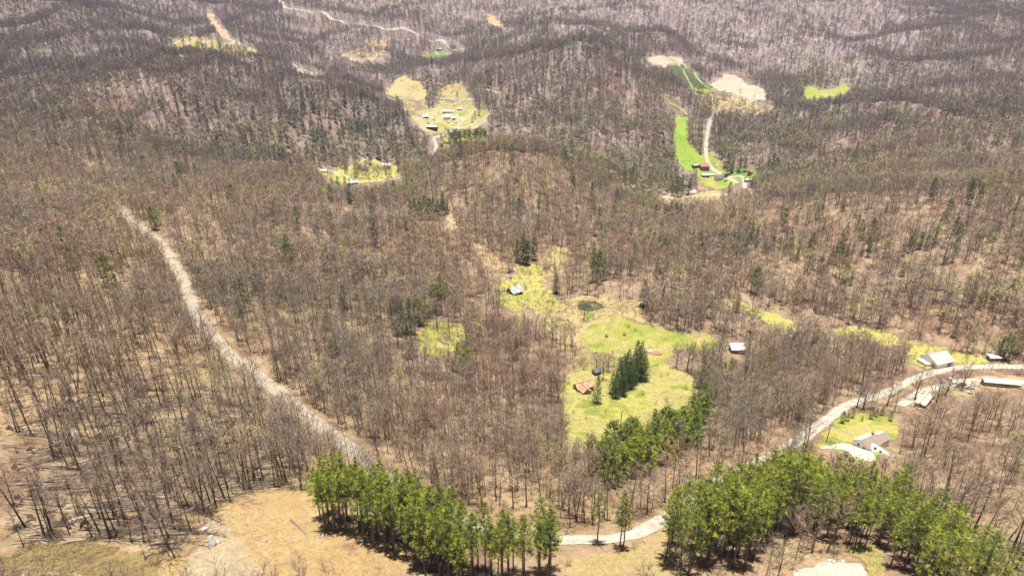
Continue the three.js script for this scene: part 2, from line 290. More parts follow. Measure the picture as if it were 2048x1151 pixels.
// a sheet of other ground laid on the land inside an outline; its edge wanders
function patch(name, label, key, colour, mat, o = {}) {
  const poly = CLEAR[key] || key, w = poly.map(([x, y]) => { const p = ground(x, Math.min(y, 1300)); return [p.x, p.z]; });
  const [x0, z0, x1, z1] = box2(w), D = Math.hypot((x0 + x1) / 2, (z0 + z1) / 2, 200), cell = o.cell || Math.max(.55, D / 520), wob = o.wob ?? Math.max(1.6, D / 170), lift = o.lift ?? .06 + D * .00022;
  const nx = Math.ceil((x1 - x0 + 8) / cell), nz = Math.ceil((z1 - z0 + 8) / cell), id = new Int32Array((nx + 1) * (nz + 1)).fill(-1), P = [], C = [], U = [], I = [];
  const vert = (i, j) => { const k = j * (nx + 1) + i; if (id[k] < 0) { const x = x0 - 4 + i * cell, z = z0 - 4 + j * cell; id[k] = P.length / 3; P.push(x, H(x, z) + lift, z); C.push(...colour(x, z)); U.push(x / (o.tile || 11), z / (o.tile || 11)); } return id[k]; };
  for (let j = 0; j < nz; j++) for (let i = 0; i < nx; i++) {
    const x = x0 - 4 + (i + .5) * cell, z = z0 - 4 + (j + .5) * cell, s = wob * 2.4;
    if (!inside(w, x + (fbm(x / s + 11, z / s) - .5) * wob * 3, z + (fbm(x / s, z / s + 33) - .5) * wob * 3)) continue;
    const a = vert(i, j), b = vert(i + 1, j), c = vert(i + 1, j + 1), d = vert(i, j + 1); I.push(a, d, b, b, d, c);
  }
  const g = new THREE.BufferGeometry(); g.setAttribute('position', new THREE.Float32BufferAttribute(P, 3)); g.setAttribute('color', new THREE.Float32BufferAttribute(C, 3)); g.setAttribute('uv', new THREE.Float32BufferAttribute(U, 2)); g.setIndex(I); g.computeVertexNormals();
  const m = part(numbered(name), g, mat, scene);
  return tag(m, label, o.category || name.replace(/_/g, ' '), null, 'structure');
}
const blend = (list, s, seed = 0) => (x, z) => { const a = fbm(x / s + seed, z / s - seed), b = fbm(x / (s * .27) + seed * 2, z / (s * .27)), t = clamp(((a * .65 + b * .35) - .28) / .44) * (list.length - 1), i = Math.min(list.length - 2, Math.floor(t)); return mix3(list[i], list[i + 1], smooth(.15, .85, t - i)); };
const G = { lime: [.38, .41, .06], grass: [.24, .33, .05], deep: [.15, .25, .055], straw: [.55, .46, .19], sun: [.54, .50, .135], tan: [.55, .40, .21], sand: [.58, .47, .31], dirt: [.56, .39, .195], rust: [.36, .22, .12], pale: [.60, .53, .42], brush: [.33, .25, .13] };
patch('bare_clearing', 'sunlit tan clearing of dry grass and dirt left of the foreground pine row', 'dirt', blend([G.rust, G.dirt, [.58, .40, .18], [.62, .46, .22], G.dirt], 9, 3), litterMat, { tile: 9 });
patch('roadside_grass', 'dry yellow grass verge above the curved road in the lower left corner', 'verge', blend([[.22, .15, .085], [.33, .23, .11], [.42, .31, .12], [.25, .18, .09]], 6, 5), litterMat, { tile: 7 });
patch('dirt_track', 'pale worn track winding down the tan clearing', [[352, 1180], [372, 1125], [400, 1090], [438, 1062], [432, 1030], [446, 1020], [466, 1028], [470, 1060], [500, 1090], [540, 1130], [560, 1180]], blend([[.62, .47, .26], G.sand, [.72, .60, .40]], 5, 8), litterMat, { lift: .16, wob: 3, tile: 9 });
patch('meadow', 'curved yellow green lower meadow framed by bushy pines', 'lower', blend([[.27, .32, .07], G.lime, G.sun, G.straw, [.42, .37, .13], G.sun, [.36, .33, .10]], 12, 1), grassMat);
patch('meadow', 'bright green upper meadow with a rubble pile at its lower edge', 'upper', blend([G.grass, [.28, .33, .07], G.lime, [.44, .42, .10], G.straw, [.38, .34, .12]], 12, 2), grassMat);
patch('rough_grass', 'tan rough grass with scrub around the small pond', 'brush', blend([G.brush, G.tan, G.straw, G.tan], 8, 4), grassMat, { wob: 4.2 });
patch('rough_grass', 'yellow green clearing beside the grey roofed cabin', 'cabin', blend([G.lime, G.sun, G.straw], 8, 6), grassMat, { wob: 4.2 });
patch('rough_grass', 'narrow tongue of pale grass running up into the woods', 'tongue', blend([G.tan, G.straw, G.lime], 8, 9), grassMat, { wob: 4.2 });
patch('rough_grass', 'tan grassy gully climbing left behind the cabin', 'gully', blend([G.brush, G.tan, G.straw], 8, 10), grassMat, { wob: 4.2 });
patch('bare_bank', 'thin tan bank beside the dark conifer clump', 'bank', blend([G.tan, G.sand], 6, 11), litterMat, { wob: 4.2 });
patch('glade', 'small yellow green glade right of the dark spruces in the woods', 'glade', blend([G.brush, G.lime, G.straw, G.tan], 7, 12), grassMat, { wob: 4.2 });
patch('meadow', 'bright yellow meadow in the valley with a dark barn and a white house', 'valley', blend([G.lime, G.sun, G.straw], 26, 13), grassMat);
patch('farmyard', 'green and pale farmyard among the far cluster of sheds and vehicles', 'farm', blend([[.30, .42, .06], G.lime, G.sand, G.tan], 15, 14), grassMat);
patch('meadow', 'pale green strip behind a row of slender trees below the far farm', 'poplars', blend([G.lime, G.sun], 20, 15), grassMat);
patch('field', 'pale domed field left above the far farm', 'dome_a', blend([[.50, .46, .22], G.straw, G.sand], 24, 16), grassMat);
patch('field', 'tan domed field right above the far farm', 'dome_b', blend([G.brush, G.straw, [.5, .44, .2]], 20, 17), grassMat);
patch('field', 'brown speckled planting below the left domed field', 'rows_a', blend([G.brush, G.tan], 12, 18), grassMat);
patch('field', 'green brown planting below the right domed field', 'rows_b', blend([G.brush, G.straw, [.4, .4, .16]], 12, 19), grassMat);
patch('pasture', 'long vivid green pasture strip above the red roofed barn', 'strip', (x, z) => mix3(blend([[.20, .38, .04], [.32, .46, .05], G.lime], 24, 20)(x, z), G.straw, smooth(-1090, -1190, z) * .8), grassMat);
patch('lawn', 'green lawn around the red roofed barn and grey house', 'hamlet', blend([[.24, .36, .06], G.lime, G.straw], 16, 21), grassMat);
patch('lawn', 'green paddock beside the small brick coloured shed', 'paddock', blend([G.deep, [.24, .36, .06], G.lime], 14, 22), grassMat);
patch('roadside_grass', 'straw coloured flat beside the valley road', 'flat', blend([G.straw, G.tan, G.sand], 14, 23), grassMat);
patch('bare_field', 'cream bare patch at the head of the tree nursery', 'bare_top', blend([G.sand, G.pale], 20, 24), litterMat);
patch('nursery_ground', 'dark green tree nursery slope below the cream bare patch', 'nursery', blend([[.10, .14, .05], [.15, .19, .06]], 14, 25), grassMat);
patch('field', 'bright green terrace along the foot of the tree nursery', [[1374, 176], [1400, 179], [1428, 177], [1432, 185], [1404, 186], [1378, 183]], blend([[.3, .42, .06], G.lime], 14, 25), grassMat, { lift: .7, wob: 2 });
patch('bare_field', 'large cream bare field right of the tree nursery', 'tan_field', blend([G.sand, G.pale, G.sand], 30, 26), litterMat);
patch('rough_grass', 'speckled field of young trees below the cream field', 'mixed', blend([[.16, .16, .09], G.tan, G.sand], 12, 27), grassMat);
patch('lawn', 'two small light green lawns on the far right hillside', 'lawns', blend([[.36, .46, .08], G.lime, G.straw], 22, 28), grassMat);
patch('nursery_ground', 'narrow nursery strip above the green pasture strip', 'nursery_low', blend([[.12, .14, .06], G.brush], 12, 29), grassMat);
patch('field', 'pale yellow field on the far left hillside with a dark cabin', 'knoll', blend([G.lime, G.straw, G.sand], 34, 30), grassMat);
patch('gully_grass', 'pale grassy gully running down to the far left field', 'wash', blend([G.straw, G.sand, G.tan], 24, 31), litterMat);
patch('bare_field', 'bare earth workings beside the far switchback track', 'works', blend([G.brush, G.tan, G.pale], 22, 32), litterMat);
patch('lawn', 'dark green lawn below the far mountain road', 'far_lawn', blend([G.deep, [.2, .32, .08]], 22, 33), grassMat);
patch('dirt_track', 'pale earth track at the foot of the far left ridge', 'track', blend([G.sand, G.pale], 22, 34), litterMat);
patch('bare_bank', 'pale earth slip high on the far mountainside', 'slip', blend([G.tan, G.sand], 22, 35), litterMat);
patch('lawn', 'green and yellow yard around the grey roofed house', 'yard', blend([[.20, .33, .05], G.lime, G.sun, [.60, .48, .18]], 9, 36), grassMat);
patch('rough_grass', 'grassy ground around the white barn', 'barnyard', blend([G.brush, G.sun, [.42, .40, .1]], 9, 37), grassMat);
patch('scrap_ground', 'trodden pale ground of the scrap yard at the right edge', 'scrap', blend([G.brush, G.tan, G.sand], 6, 38), litterMat);
patch('hayfield', 'yellow green hayfield strip showing through the bare trees', 'hayfield', blend([G.lime, G.sun, [.5, .48, .15]], 14, 39), grassMat, { wob: 4.2 });
patch('hayfield', 'tan and green hayfield strip towards the white barn', 'hayfield_b', blend([G.tan, G.sun, [.48, .46, .15]], 14, 40), grassMat, { wob: 4.2 });
patch('gravel_pad', 'white gravel turning place at the bottom edge under the pines', 'pad', blend([[.66, .61, .53], [.74, .70, .62]], 6, 41), gravelMat, { tile: 4 });
patch('rough_grass', 'dry grass among the pines right of the gravel turning place', 'pine_edge', blend([[.30, .28, .08], [.46, .38, .14], G.dirt], 6, 42), litterMat, { lift: .14 });
patch('rough_grass', 'dry yellow slope below the pale road between the two pine stands', 'slope', blend([G.dirt, [.56, .42, .2], [.5, .42, .16]], 6, 43), litterMat);
patch('driveway', 'white concrete driveway beside the grey roofed house', [[1640, 899], [1652, 891], [1684, 885], [1708, 890], [1722, 892], [1748, 906], [1752, 918], [1738, 924], [1712, 914], [1694, 906], [1686, 899], [1662, 897]], blend([[.70, .68, .63], [.76, .74, .69]], 8, 44), gravelMat, { lift: .22, wob: .5, cell: .4, tile: 4 });
patch('pond', 'small dark green pond beside the bare trees', [[1153, 607], [1164, 601], [1186, 601], [1204, 609], [1210, 615], [1196, 620], [1176, 624], [1158, 619]], () => [.045, .06, .022], VMAT(.12), { lift: .3, wob: .8, category: 'pond' });
patch('marsh', 'vivid green marsh tuft below the pond', [[1166, 628], [1178, 625], [1192, 629], [1184, 637], [1172, 637]], blend([G.deep, G.grass], 4, 45), grassMat, { lift: .3, wob: 1 });
patch('rough_grass', 'brushy yellow ground between the two meadows beside the rusty cottage', [[1140, 752], [1150, 700], [1166, 672], [1190, 700], [1244, 714], [1294, 738], [1228, 748], [1180, 740]], blend([G.rust, G.brush, [.40, .36, .12], G.brush, G.rust], 6, 60), grassMat, { lift: .1 });
patch('rough_grass', 'tan brush strip between the cabin clearing and the upper meadow', [[1060, 614], [1104, 620], [1166, 660], [1176, 690], [1150, 720], [1120, 690], [1086, 650]], blend([G.brush, G.tan, G.straw, G.rust], 7, 61), grassMat, { lift: .1 });
patch('dirt_path', 'pale dirt path leaving the tan clearing at the foot of the pine row', [[806, 1116], [820, 1120], [856, 1166], [838, 1170]], blend([G.tan, G.sand], 4, 46), litterMat, { lift: .2, wob: .8, category: 'path' });
patch('road_shoulder', 'pale sandy shoulder round the paved curve in the lower left corner', [[6, 1180], [46, 1150], [90, 1143], [144, 1144], [188, 1153], [214, 1180]], blend([G.tan, [.56, .46, .3]], 4, 47), gravelMat, { lift: .16, wob: .5, cell: .4 });
patch('road', 'dark paved road curve in the lower left corner', [[24, 1180], [54, 1155], [92, 1148.5], [140, 1149], [178, 1158], [200, 1180]], blend([[.15, .145, .15], [.2, .19, .19]], 4, 48), gravelMat, { lift: .24, wob: .3, cell: .35, tile: 4 });
function road(key, label, colour, seed) {
  const [line, width] = ROADS[key], pts = line.map(([x, y]) => ground(x, y)), curve = new THREE.CatmullRomCurve3(pts, false, 'centripetal'), L = curve.getLength(), D = pts[pts.length >> 1].length(), n = Math.ceil(L / Math.max(1.2, D / 300)), P = [], C = [], U = [], I = [], M = 6;
  const lift = .12 + D * .0004;
  for (let i = 0; i <= n; i++) {
    const p = curve.getPointAt(i / n), t = curve.getTangentAt(i / n), s = V(-t.z, 0, t.x).normalize();
    for (let k = 0; k <= M; k++) {
      const e = (k / M - .5) * width * (1 + .55 * (fbm(i * .21 + (k > 3 ? 40 : 0), seed) - .5)), x = p.x + s.x * e, z = p.z + s.z * e;
      P.push(x, H(x, z) + lift - (k % M ? 0 : .08), z); C.push(...colour(x, z, Math.abs(k / M - .5) * 2)); U.push(x / 4, z / 4);
      if (i < n && k < M) { const a = i * (M + 1) + k; I.push(a, a + 1, a + M + 1, a + 1, a + M + 2, a + M + 1); }
    }
  }
  const g = new THREE.BufferGeometry(); g.setAttribute('position', new THREE.Float32BufferAttribute(P, 3)); g.setAttribute('color', new THREE.Float32BufferAttribute(C, 3)); g.setAttribute('uv', new THREE.Float32BufferAttribute(U, 2)); g.setIndex(I); g.computeVertexNormals();
  const m = part(numbered('road'), g, gravelMat, scene);
  tag(m, label, 'road', null, 'structure');
}
const pale = blend([[.60, .55, .46], [.72, .67, .58]], 6, 50), asphaltBase = blend([[.56, .53, .47], [.72, .68, .60], [.64, .60, .53]], 5, 51), asphalt = (x, z, e) => mix3(asphaltBase(x, z), [.50, .40, .25], e > .75 ? .75 * smooth(.35, .6, fbm(x / 1.7, z / 1.7)) : .35 * smooth(.6, .75, fbm(x / 3, z / 3 + 9))), dirtRoad = (x, z, e) => mix3(blend([[.50, .45, .38], [.60, .55, .48]], 5, 52)(x, z), [.50, .37, .21], e > .7 ? .85 : fbm(x / 2 + 5, z / 2) * .3);
road('ridge', 'long dirt road running down the left hillside through bare woods', dirtRoad, 1);
road('valley_a', 'pale sunlit paved road crossing the lower right behind the pines', asphalt, 2);
road('spur', 'short gravel spur into the scrap yard at the right edge', pale, 3);
road('farm_lane', 'white lane below the far farm cluster', pale, 4);
road('farm_loop', 'looping white drive beside the far farm house', pale, 5);
road('farm_drive', 'white drive across the far farmyard', pale, 6);
road('meadow_lane', 'pale lane along the lower edge of the valley meadow', pale, 7);
road('hamlet_lane', 'pale lane past the red roofed barn', pale, 8);
road('hamlet_side', 'short pale side lane by the grey house', pale, 9);
road('highway', 'valley road passing under the dark conifers', pale, 10);
road('mountain', 'pale road crossing the far mountainside at the top', pale, 11);
road('mountain_track', 'upper switchback track on the far mountainside', dirtRoad, 12);
road('mountain_switch', 'lower switchback track on the far mountainside', pale, 13);
road('lawn_lane', 'short lane from the mountain road to the dark green lawn', pale, 14);
road('nursery_lane', 'pale lane down the right of the tree nursery', (x, z) => mix3(pale(x, z), G.lime, .5), 15);
road('nursery_row_lane', 'light green lane splitting the tree nursery', (x, z) => mix3(pale(x, z), G.lime, .6), 16);
road('ledge', 'thin bare ledge above the cream field', dirtRoad, 17);
road('low_lane', 'short green lane in the low nursery strip', (x, z) => mix3(pale(x, z), G.lime, .5), 18);
road('upper_track', 'thin track at the edge of the wood above the hamlet', dirtRoad, 19);
road('terrace_a', 'pale terrace line below the left domed field', (x, z) => mix3(pale(x, z), G.lime, .3), 21);
road('terrace_b', 'pale terrace line below the right domed field', (x, z) => mix3(pale(x, z), G.lime, .3), 22);
road('wash_track', 'thin pale track right of the domed fields', dirtRoad, 20);

// ---------------------------------------------------------------- trees
const jit = (c, R, a = .25) => { const k = 1 + (R() - .5) * 2 * a, w = (R() - .5) * a * .3; return [c[0] * k * (1 + w), c[1] * k, c[2] * k * (1 - w)]; };
const UP = V(0, 1, 0);
function along(pts, t) { const f = clamp(t) * (pts.length - 1), i = Math.min(pts.length - 2, Math.floor(f)); return pts[i].clone().lerp(pts[i + 1], f - i); }
function ballDir(R) { const u = R() * 2 - 1, a = R() * 2 * Math.PI, s = Math.sqrt(1 - u * u); return V(s * Math.cos(a), u, s * Math.sin(a)); }
// a leafless tree: trunk, ascending limbs, sub-branches and a haze of twigs; buds adds small new leaves
function bareTree(seed, o) {
  const R = rng(seed), T = new MB(), B = new MB(), h = o.h, base = o.base ?? .42, bark = o.bark || [.13, .11, .095], twigC = o.twig || [.265, .213, .168], limbC = o.limb || [.14, .112, .092];
  const pts = [], rad = []; let x = 0, z = 0; const lx = (R() - .5) * (o.lean ?? .06), lz = (R() - .5) * (o.lean ?? .06), N = o.segs || 6;
  for (let i = 0; i <= N; i++) { pts.push(V(x, h * i / N * .97 - (i ? 0 : .4), z)); rad.push(o.r * (i ? Math.pow(1 - i / N, .8) + .04 : 1.25)); x += h / N * (lx + (R() - .5) * .09); z += h / N * (lz + (R() - .5) * .09); }
  T.tube(pts, rad, o.sides || 5, bark);
  const arms = [];
  for (let i = 0; i < o.limbs; i++) {
    const t = lerp(base, .9, (i + R() * .8) / o.limbs), p = along(pts, t), q = (t - base) / (1 - base), az = i * 2.4 + R() * 1.2, el = lerp(.5, 1.2, q) + (R() - .5) * .35;
    const len = o.spread * (1.15 - .5 * q) * (.55 + R() * .7), d = V(Math.cos(az) * Math.cos(el), Math.sin(el), Math.sin(az) * Math.cos(el));
    const a = [p, p.clone().addScaledVector(d, len * .5)]; d.addScaledVector(UP, .55).addScaledVector(ballDir(R), .25).normalize(); a.push(a[1].clone().addScaledVector(d, len * .55));
    arms.push([a, len]); const r0 = Math.max(.035, o.r * .42 * (1 - q * .7));
    if (o.sides >= 4 || !o.sides) B.tube(a, [r0, r0 * .65, .015], 3, limbC); else B.blade(a[0], a[2], r0 * 2.4, limbC);
    for (let k = 0; k < (o.subs || 0); k++) {
      const s = along(a, .3 + .65 * R()), e = d.clone().addScaledVector(ballDir(R), .85).normalize(); if (e.y < -.1) e.y *= -.5;
      const l2 = len * (.3 + .3 * R()), tip = s.clone().addScaledVector(e, l2); arms.push([[s, tip], l2]); B.blade(s, tip, .085, limbC); B.blade(s, tip, .085, limbC, ballDir(R).cross(e));
    }
  }
  arms.push([[pts[N - 2], pts[N]], o.spread * .4]);
  for (let i = 0; i < o.twigs; i++) {
    const [a, len] = arms[Math.floor(R() * arms.length)], p = along(a, .25 + .75 * R()), d = a[a.length - 1].clone().sub(a[0]).normalize().addScaledVector(ballDir(R), .95); d.y += .18; d.normalize();
    B.blade(p, p.clone().addScaledVector(d, o.tl * (.6 + .8 * R())), o.tw * (.7 + .6 * R()), jit(twigC, R, .5), ballDir(R).cross(d));
  }
  for (let i = 0; i < (o.buds || 0); i++) {
    const [a] = arms[Math.floor(R() * arms.length)], p = along(a, .4 + .6 * R()).addScaledVector(ballDir(R), o.spread * .22), s = o.bud || .3, u = ballDir(R).multiplyScalar(s * (.6 + .7 * R())), w = ballDir(R).multiplyScalar(s * (.5 + .5 * R())), c = jit(o.leaf, R, .35);
    B.tri(p, p.clone().add(u), p.clone().add(w), c).tri(p.clone().add(u), p.clone().add(u).add(w), p.clone().add(w), c);
  }
  return { trunk: T.geo(), crown: B.geo() };
}
// a conifer: whorls of branches that carry tufts of needles
function conifer(seed, o) {
  const R = rng(seed), T = new MB(), B = new MB(), h = o.h, bark = o.bark || [.15, .115, .09], pts = [], rad = [];
  for (let i = 0; i <= 5; i++) { pts.push(V((R() - .5) * .35 * (i > 0), h * i / 5 - (i ? 0 : .5), (R() - .5) * .35 * (i > 0))); rad.push(o.r * (1.04 - i / 5)); }
  T.tube(pts, rad, o.sides || 6, bark);
  for (let i = 0; i < (o.stubs || 0); i++) { const p = along(pts, lerp(.22, o.base, R())), a = R() * 6.28, l = .6 + R() * 1.5; T.blade(p, p.clone().add(V(Math.cos(a) * l, (R() - .6) * .5, Math.sin(a) * l)), .09, [.2, .17, .15]); }
  const whorls = o.whorls;
  for (let k = 0; k < whorls; k++) {
    const q = k / (whorls - 1), t = lerp(o.base, .97, q), prof = o.round ? Math.pow(Math.sin(Math.PI * (.16 + .8 * q)), .75) : Math.pow(1 - q, o.pow ?? .8) * (.7 + .3 * smooth(0, .2, q)) + .06;
    const n = Math.max(3, Math.round(o.arms * (o.round ? 1 : .6 + .5 * (1 - q))));
    for (let b = 0; b < n; b++) {
      const az = (b + R() * .7) / n * 6.28 + k * 1.1, len = o.spread * prof * (.6 + .55 * R()), el = o.droop + (o.rise - o.droop) * q + (R() - .5) * .25, p = along(pts, t + (R() - .5) * .03);
      if (R() < (o.gap || 0)) continue;
      const d = V(Math.cos(az) * Math.cos(el), Math.sin(el), Math.sin(az) * Math.cos(el)), mid = p.clone().addScaledVector(d, len * .6), tip = mid.clone().addScaledVector(d.clone().addScaledVector(UP, o.tipUp ?? .25).normalize(), len * .4);
      if (o.wood) B.blade(p, tip, .12, bark);
      const m = Math.max(2, Math.round(o.tufts * Math.sqrt(prof)));
      for (let i = 0; i < m; i++) {
        const f = lerp(o.inner ?? .3, 1, (i + R()) / m), c0 = (f < .6 ? p.clone().lerp(mid, f / .6) : mid.clone().lerp(tip, (f - .6) / .4)).addScaledVector(ballDir(R), o.tuft * .35), col = jit(R() < (o.fresh ?? .25) ? o.young : o.green, R, .3);
        for (let j = 0; j < o.needles; j++) { const e = ballDir(R); e.y = e.y * .7 + .35; e.addScaledVector(d, .55).normalize(); B.blade(c0, c0.clone().addScaledVector(e, o.tuft * (.6 + .6 * R())), o.nw, col, ballDir(R).cross(e)); }
      }
    }
  }
  return { trunk: T.geo(), crown: B.geo() };
}
const woodMat = VMAT(.9), crownMat = VMAT(.9), needleMat = VMAT(.7), leafMat = VMAT(.8);
const tints = (list) => list.map((c) => new THREE.MeshStandardMaterial({ vertexColors: true, color: new THREE.Color().setRGB(...c), roughness: .9, side: THREE.DoubleSide }));
const crownTints = tints([[1, 1, 1], [1.12, .95, .86], [.86, .86, .88], [1.02, 1, .8]]), trunkTints = tints([[1, 1, 1], [1.5, 1.4, 1.3], [.75, .72, .72]]), needleTints = tints([[1, 1, 1], [1.18, 1.08, .9], [.82, .9, .9], [1.05, 1.12, .8]]);
const joined = (t) => mergeGeometries([t.trunk, t.crown]);
const many = (n, f) => Array.from({ length: n }, (_, i) => f(i));

// leafless kinds
const poles = many(8, (i) => bareTree(100 + i, { h: 17, r: .18 + .03 * (i % 3), base: .34 + .06 * (i % 4), spread: 3.0 + .4 * (i % 3), limbs: 13, subs: 4, twigs: 230, tl: 1.1, tw: .06, lean: .12, sides: 5, bark: [.09, .075, .062] }));
const woods = many(8, (i) => bareTree(200 + i, { h: 17.5, r: .18, base: .27 + .05 * (i % 3), spread: 4.3 + .5 * (i % 3), limbs: 13, subs: 4, twigs: 400, tl: 1.3, tw: .064, sides: 4 }));
const oaks = many(4, (i) => bareTree(300 + i, { h: 14, r: .34, base: .2, spread: 6.2, limbs: 16, subs: 7, twigs: 700, tl: 1.4, tw: .07, bark: [.10, .08, .07], twig: [.27, .21, .175] }));
const budding = many(4, (i) => bareTree(400 + i, { h: 16, r: .18, base: .36, spread: 3.4, limbs: 11, subs: 3, twigs: 220, tl: 1.1, tw: .055, sides: 4, buds: 620, bud: .2, leaf: i % 2 ? [.30, .31, .10] : [.36, .30, .13] }));
const midWoods = many(6, (i) => bareTree(500 + i, { h: 16, r: .19, base: .25, spread: 5.2, limbs: 10, subs: 2, twigs: 150, tl: 1.9, tw: .16, sides: 3, segs: 4 }));
const midBuds = many(3, (i) => bareTree(600 + i, { h: 15.5, r: .22, base: .34, spread: 4.2, limbs: 8, subs: 2, twigs: 80, tl: 1.6, tw: .12, sides: 3, segs: 4, buds: 250, bud: .4, leaf: [[.28, .29, .10], [.34, .30, .13], [.22, .28, .09]][i] }));
const farWoods = many(5, (i) => bareTree(700 + i, { h: 15.5, r: .24, base: .24, spread: 6.2, limbs: 8, subs: 0, twigs: 105, tl: 2.6, tw: .31, sides: 3, segs: 3 }));
const farBuds = many(3, (i) => bareTree(800 + i, { h: 15, r: .28, base: .32, spread: 5, limbs: 6, subs: 0, twigs: 40, tl: 2.4, tw: .24, sides: 3, segs: 3, buds: 80, bud: 1, leaf: [[.26, .27, .11], [.31, .28, .13], [.20, .26, .10]][i] }));
const shrubs = many(4, (i) => bareTree(900 + i, { h: 2.6, r: .05, base: .05, spread: 1.9, limbs: 12, subs: 3, twigs: 130, tl: .6, tw: .05, sides: 3, segs: 3, twig: [[.27, .17, .13], [.30, .22, .15], [.24, .20, .13], [.33, .23, .16]][i] }));
// evergreens
const PINE = { green: [.125, .168, .022], young: [.35, .37, .045] };
const pines = many(7, (i) => conifer(20 + i, { ...PINE, fresh: .4, h: 22, r: .24, base: .44 + .04 * (i % 4), pow: .6, spread: 2.9 + .25 * (i % 3), whorls: 11, arms: 6, droop: -.05, rise: .75, tufts: 5, tuft: .74, needles: 12, nw: .09, stubs: 22, gap: .16, wood: true, inner: .45 }));
const broad = many(5, (i) => conifer(30 + i, { ...PINE, fresh: .4, h: 20, r: .25, base: .33 + .05 * (i % 3), round: true, spread: 3.5 + .3 * (i % 3), whorls: 10, arms: 6, droop: 0, rise: .8, tufts: 5, tuft: .8, needles: 12, nw: .095, stubs: 16, gap: .2, wood: true }));
const bushy = many(5, (i) => conifer(40 + i, { green: [.135, .18, .028], young: [.30, .33, .045], fresh: .4, h: 12, r: .2, base: .06, spread: 3.4 + .25 * (i % 3), whorls: 12, arms: 6, inner: .4, gap: .08, droop: .1, rise: .75, tufts: 7, tuft: .75, needles: 9, nw: .14, round: i % 2 === 0 }));
const spruces = many(4, (i) => conifer(60 + i, { green: [.05, .088, .030], young: [.11, .15, .035], h: 19, r: .25, base: .06, spread: 4.3 + .4 * (i % 2), whorls: 19, arms: 7, droop: -.3, rise: .3, tufts: 7, tuft: .62, needles: 8, nw: .13, tipUp: .35 }));
const smallConifers = many(4, (i) => conifer(80 + i, { green: [.075, .12, .03], young: [.15, .19, .04], h: 14, r: .2, base: .14, spread: 2.7, whorls: 10, arms: 5, droop: -.1, rise: .5, tufts: 4, tuft: 1.0, needles: 6, nw: .26, sides: 4, round: i % 2 === 1 }));
const farConifers = many(3, (i) => conifer(95 + i, { green: [.055, .092, .03], young: [.10, .135, .035], h: 15, r: .25, base: .12, spread: 3, whorls: 7, arms: 4, droop: -.1, rise: .5, tufts: 2, tuft: 1.6, needles: 5, nw: .6, sides: 3, round: i === 1 }));

// ---------------------------------------------------------------- where the trees stand
const REGION = {
  wreck: [[-40, 500], [110, 480], [240, 560], [330, 700], [470, 850], [600, 950], [560, 985], [440, 1010], [380, 1050], [310, 1105], [-40, 1130]],
  pineRow: [[632, 1045], [664, 1022], [704, 1024], [800, 1052], [905, 1108], [1000, 1145], [1116, 1130], [1118, 1172], [860, 1182], [838, 1160], [790, 1118], [720, 1082], [640, 1072]],
  pineStand: [[1330, 1092], [1392, 1064], [1422, 1066], [1467, 1036], [1520, 1018], [1608, 992], [1668, 1020], [1718, 1030], [1780, 1026], [1806, 1062], [1842, 1092], [1884, 1108], [1956, 1148], [2070, 1225], [2070, 1270], [1850, 1210], [1764, 1118], [1650, 1082], [1590, 1078], [1540, 1110], [1480, 1140], [1390, 1152], [1330, 1132]],
  clump: [[1178, 944], [1210, 916], [1258, 898], [1316, 886], [1372, 858], [1400, 822], [1424, 806], [1424, 846], [1404, 880], [1362, 912], [1330, 936], [1276, 962], [1238, 984], [1196, 966]],
  blowA: [[620, -60], [1340, -60], [1300, 70], [1180, 90], [1060, 60], [960, 70], [900, 60], [800, 50], [640, 10]],
  blowB: [[1300, -60], [1780, -60], [1800, 110], [1660, 140], [1480, 130], [1330, 100]],
  blowC: [[560, 40], [900, 90], [920, 130], [700, 130], [560, 110]],
  grove: [[1280, 560], [1480, 540], [1640, 600], [1600, 640], [1500, 600], [1400, 660], [1290, 640]],
  darkRidge: [[560, 190], [720, 190], [820, 240], [852, 300], [800, 322], [640, 326], [560, 300]],
  between: [[1140, 752], [1150, 700], [1166, 672], [1190, 700], [1244, 714], [1294, 738], [1228, 748], [1180, 740]],
  open: [[1500, 430], [2060, 380], [2060, 600], [1700, 560]],
};
const inR = (k, x, y) => inside(REGION[k], x, y);
const bare = [], evergreens = [], scrub = [], wreckage = [];
const R0 = rng(7);
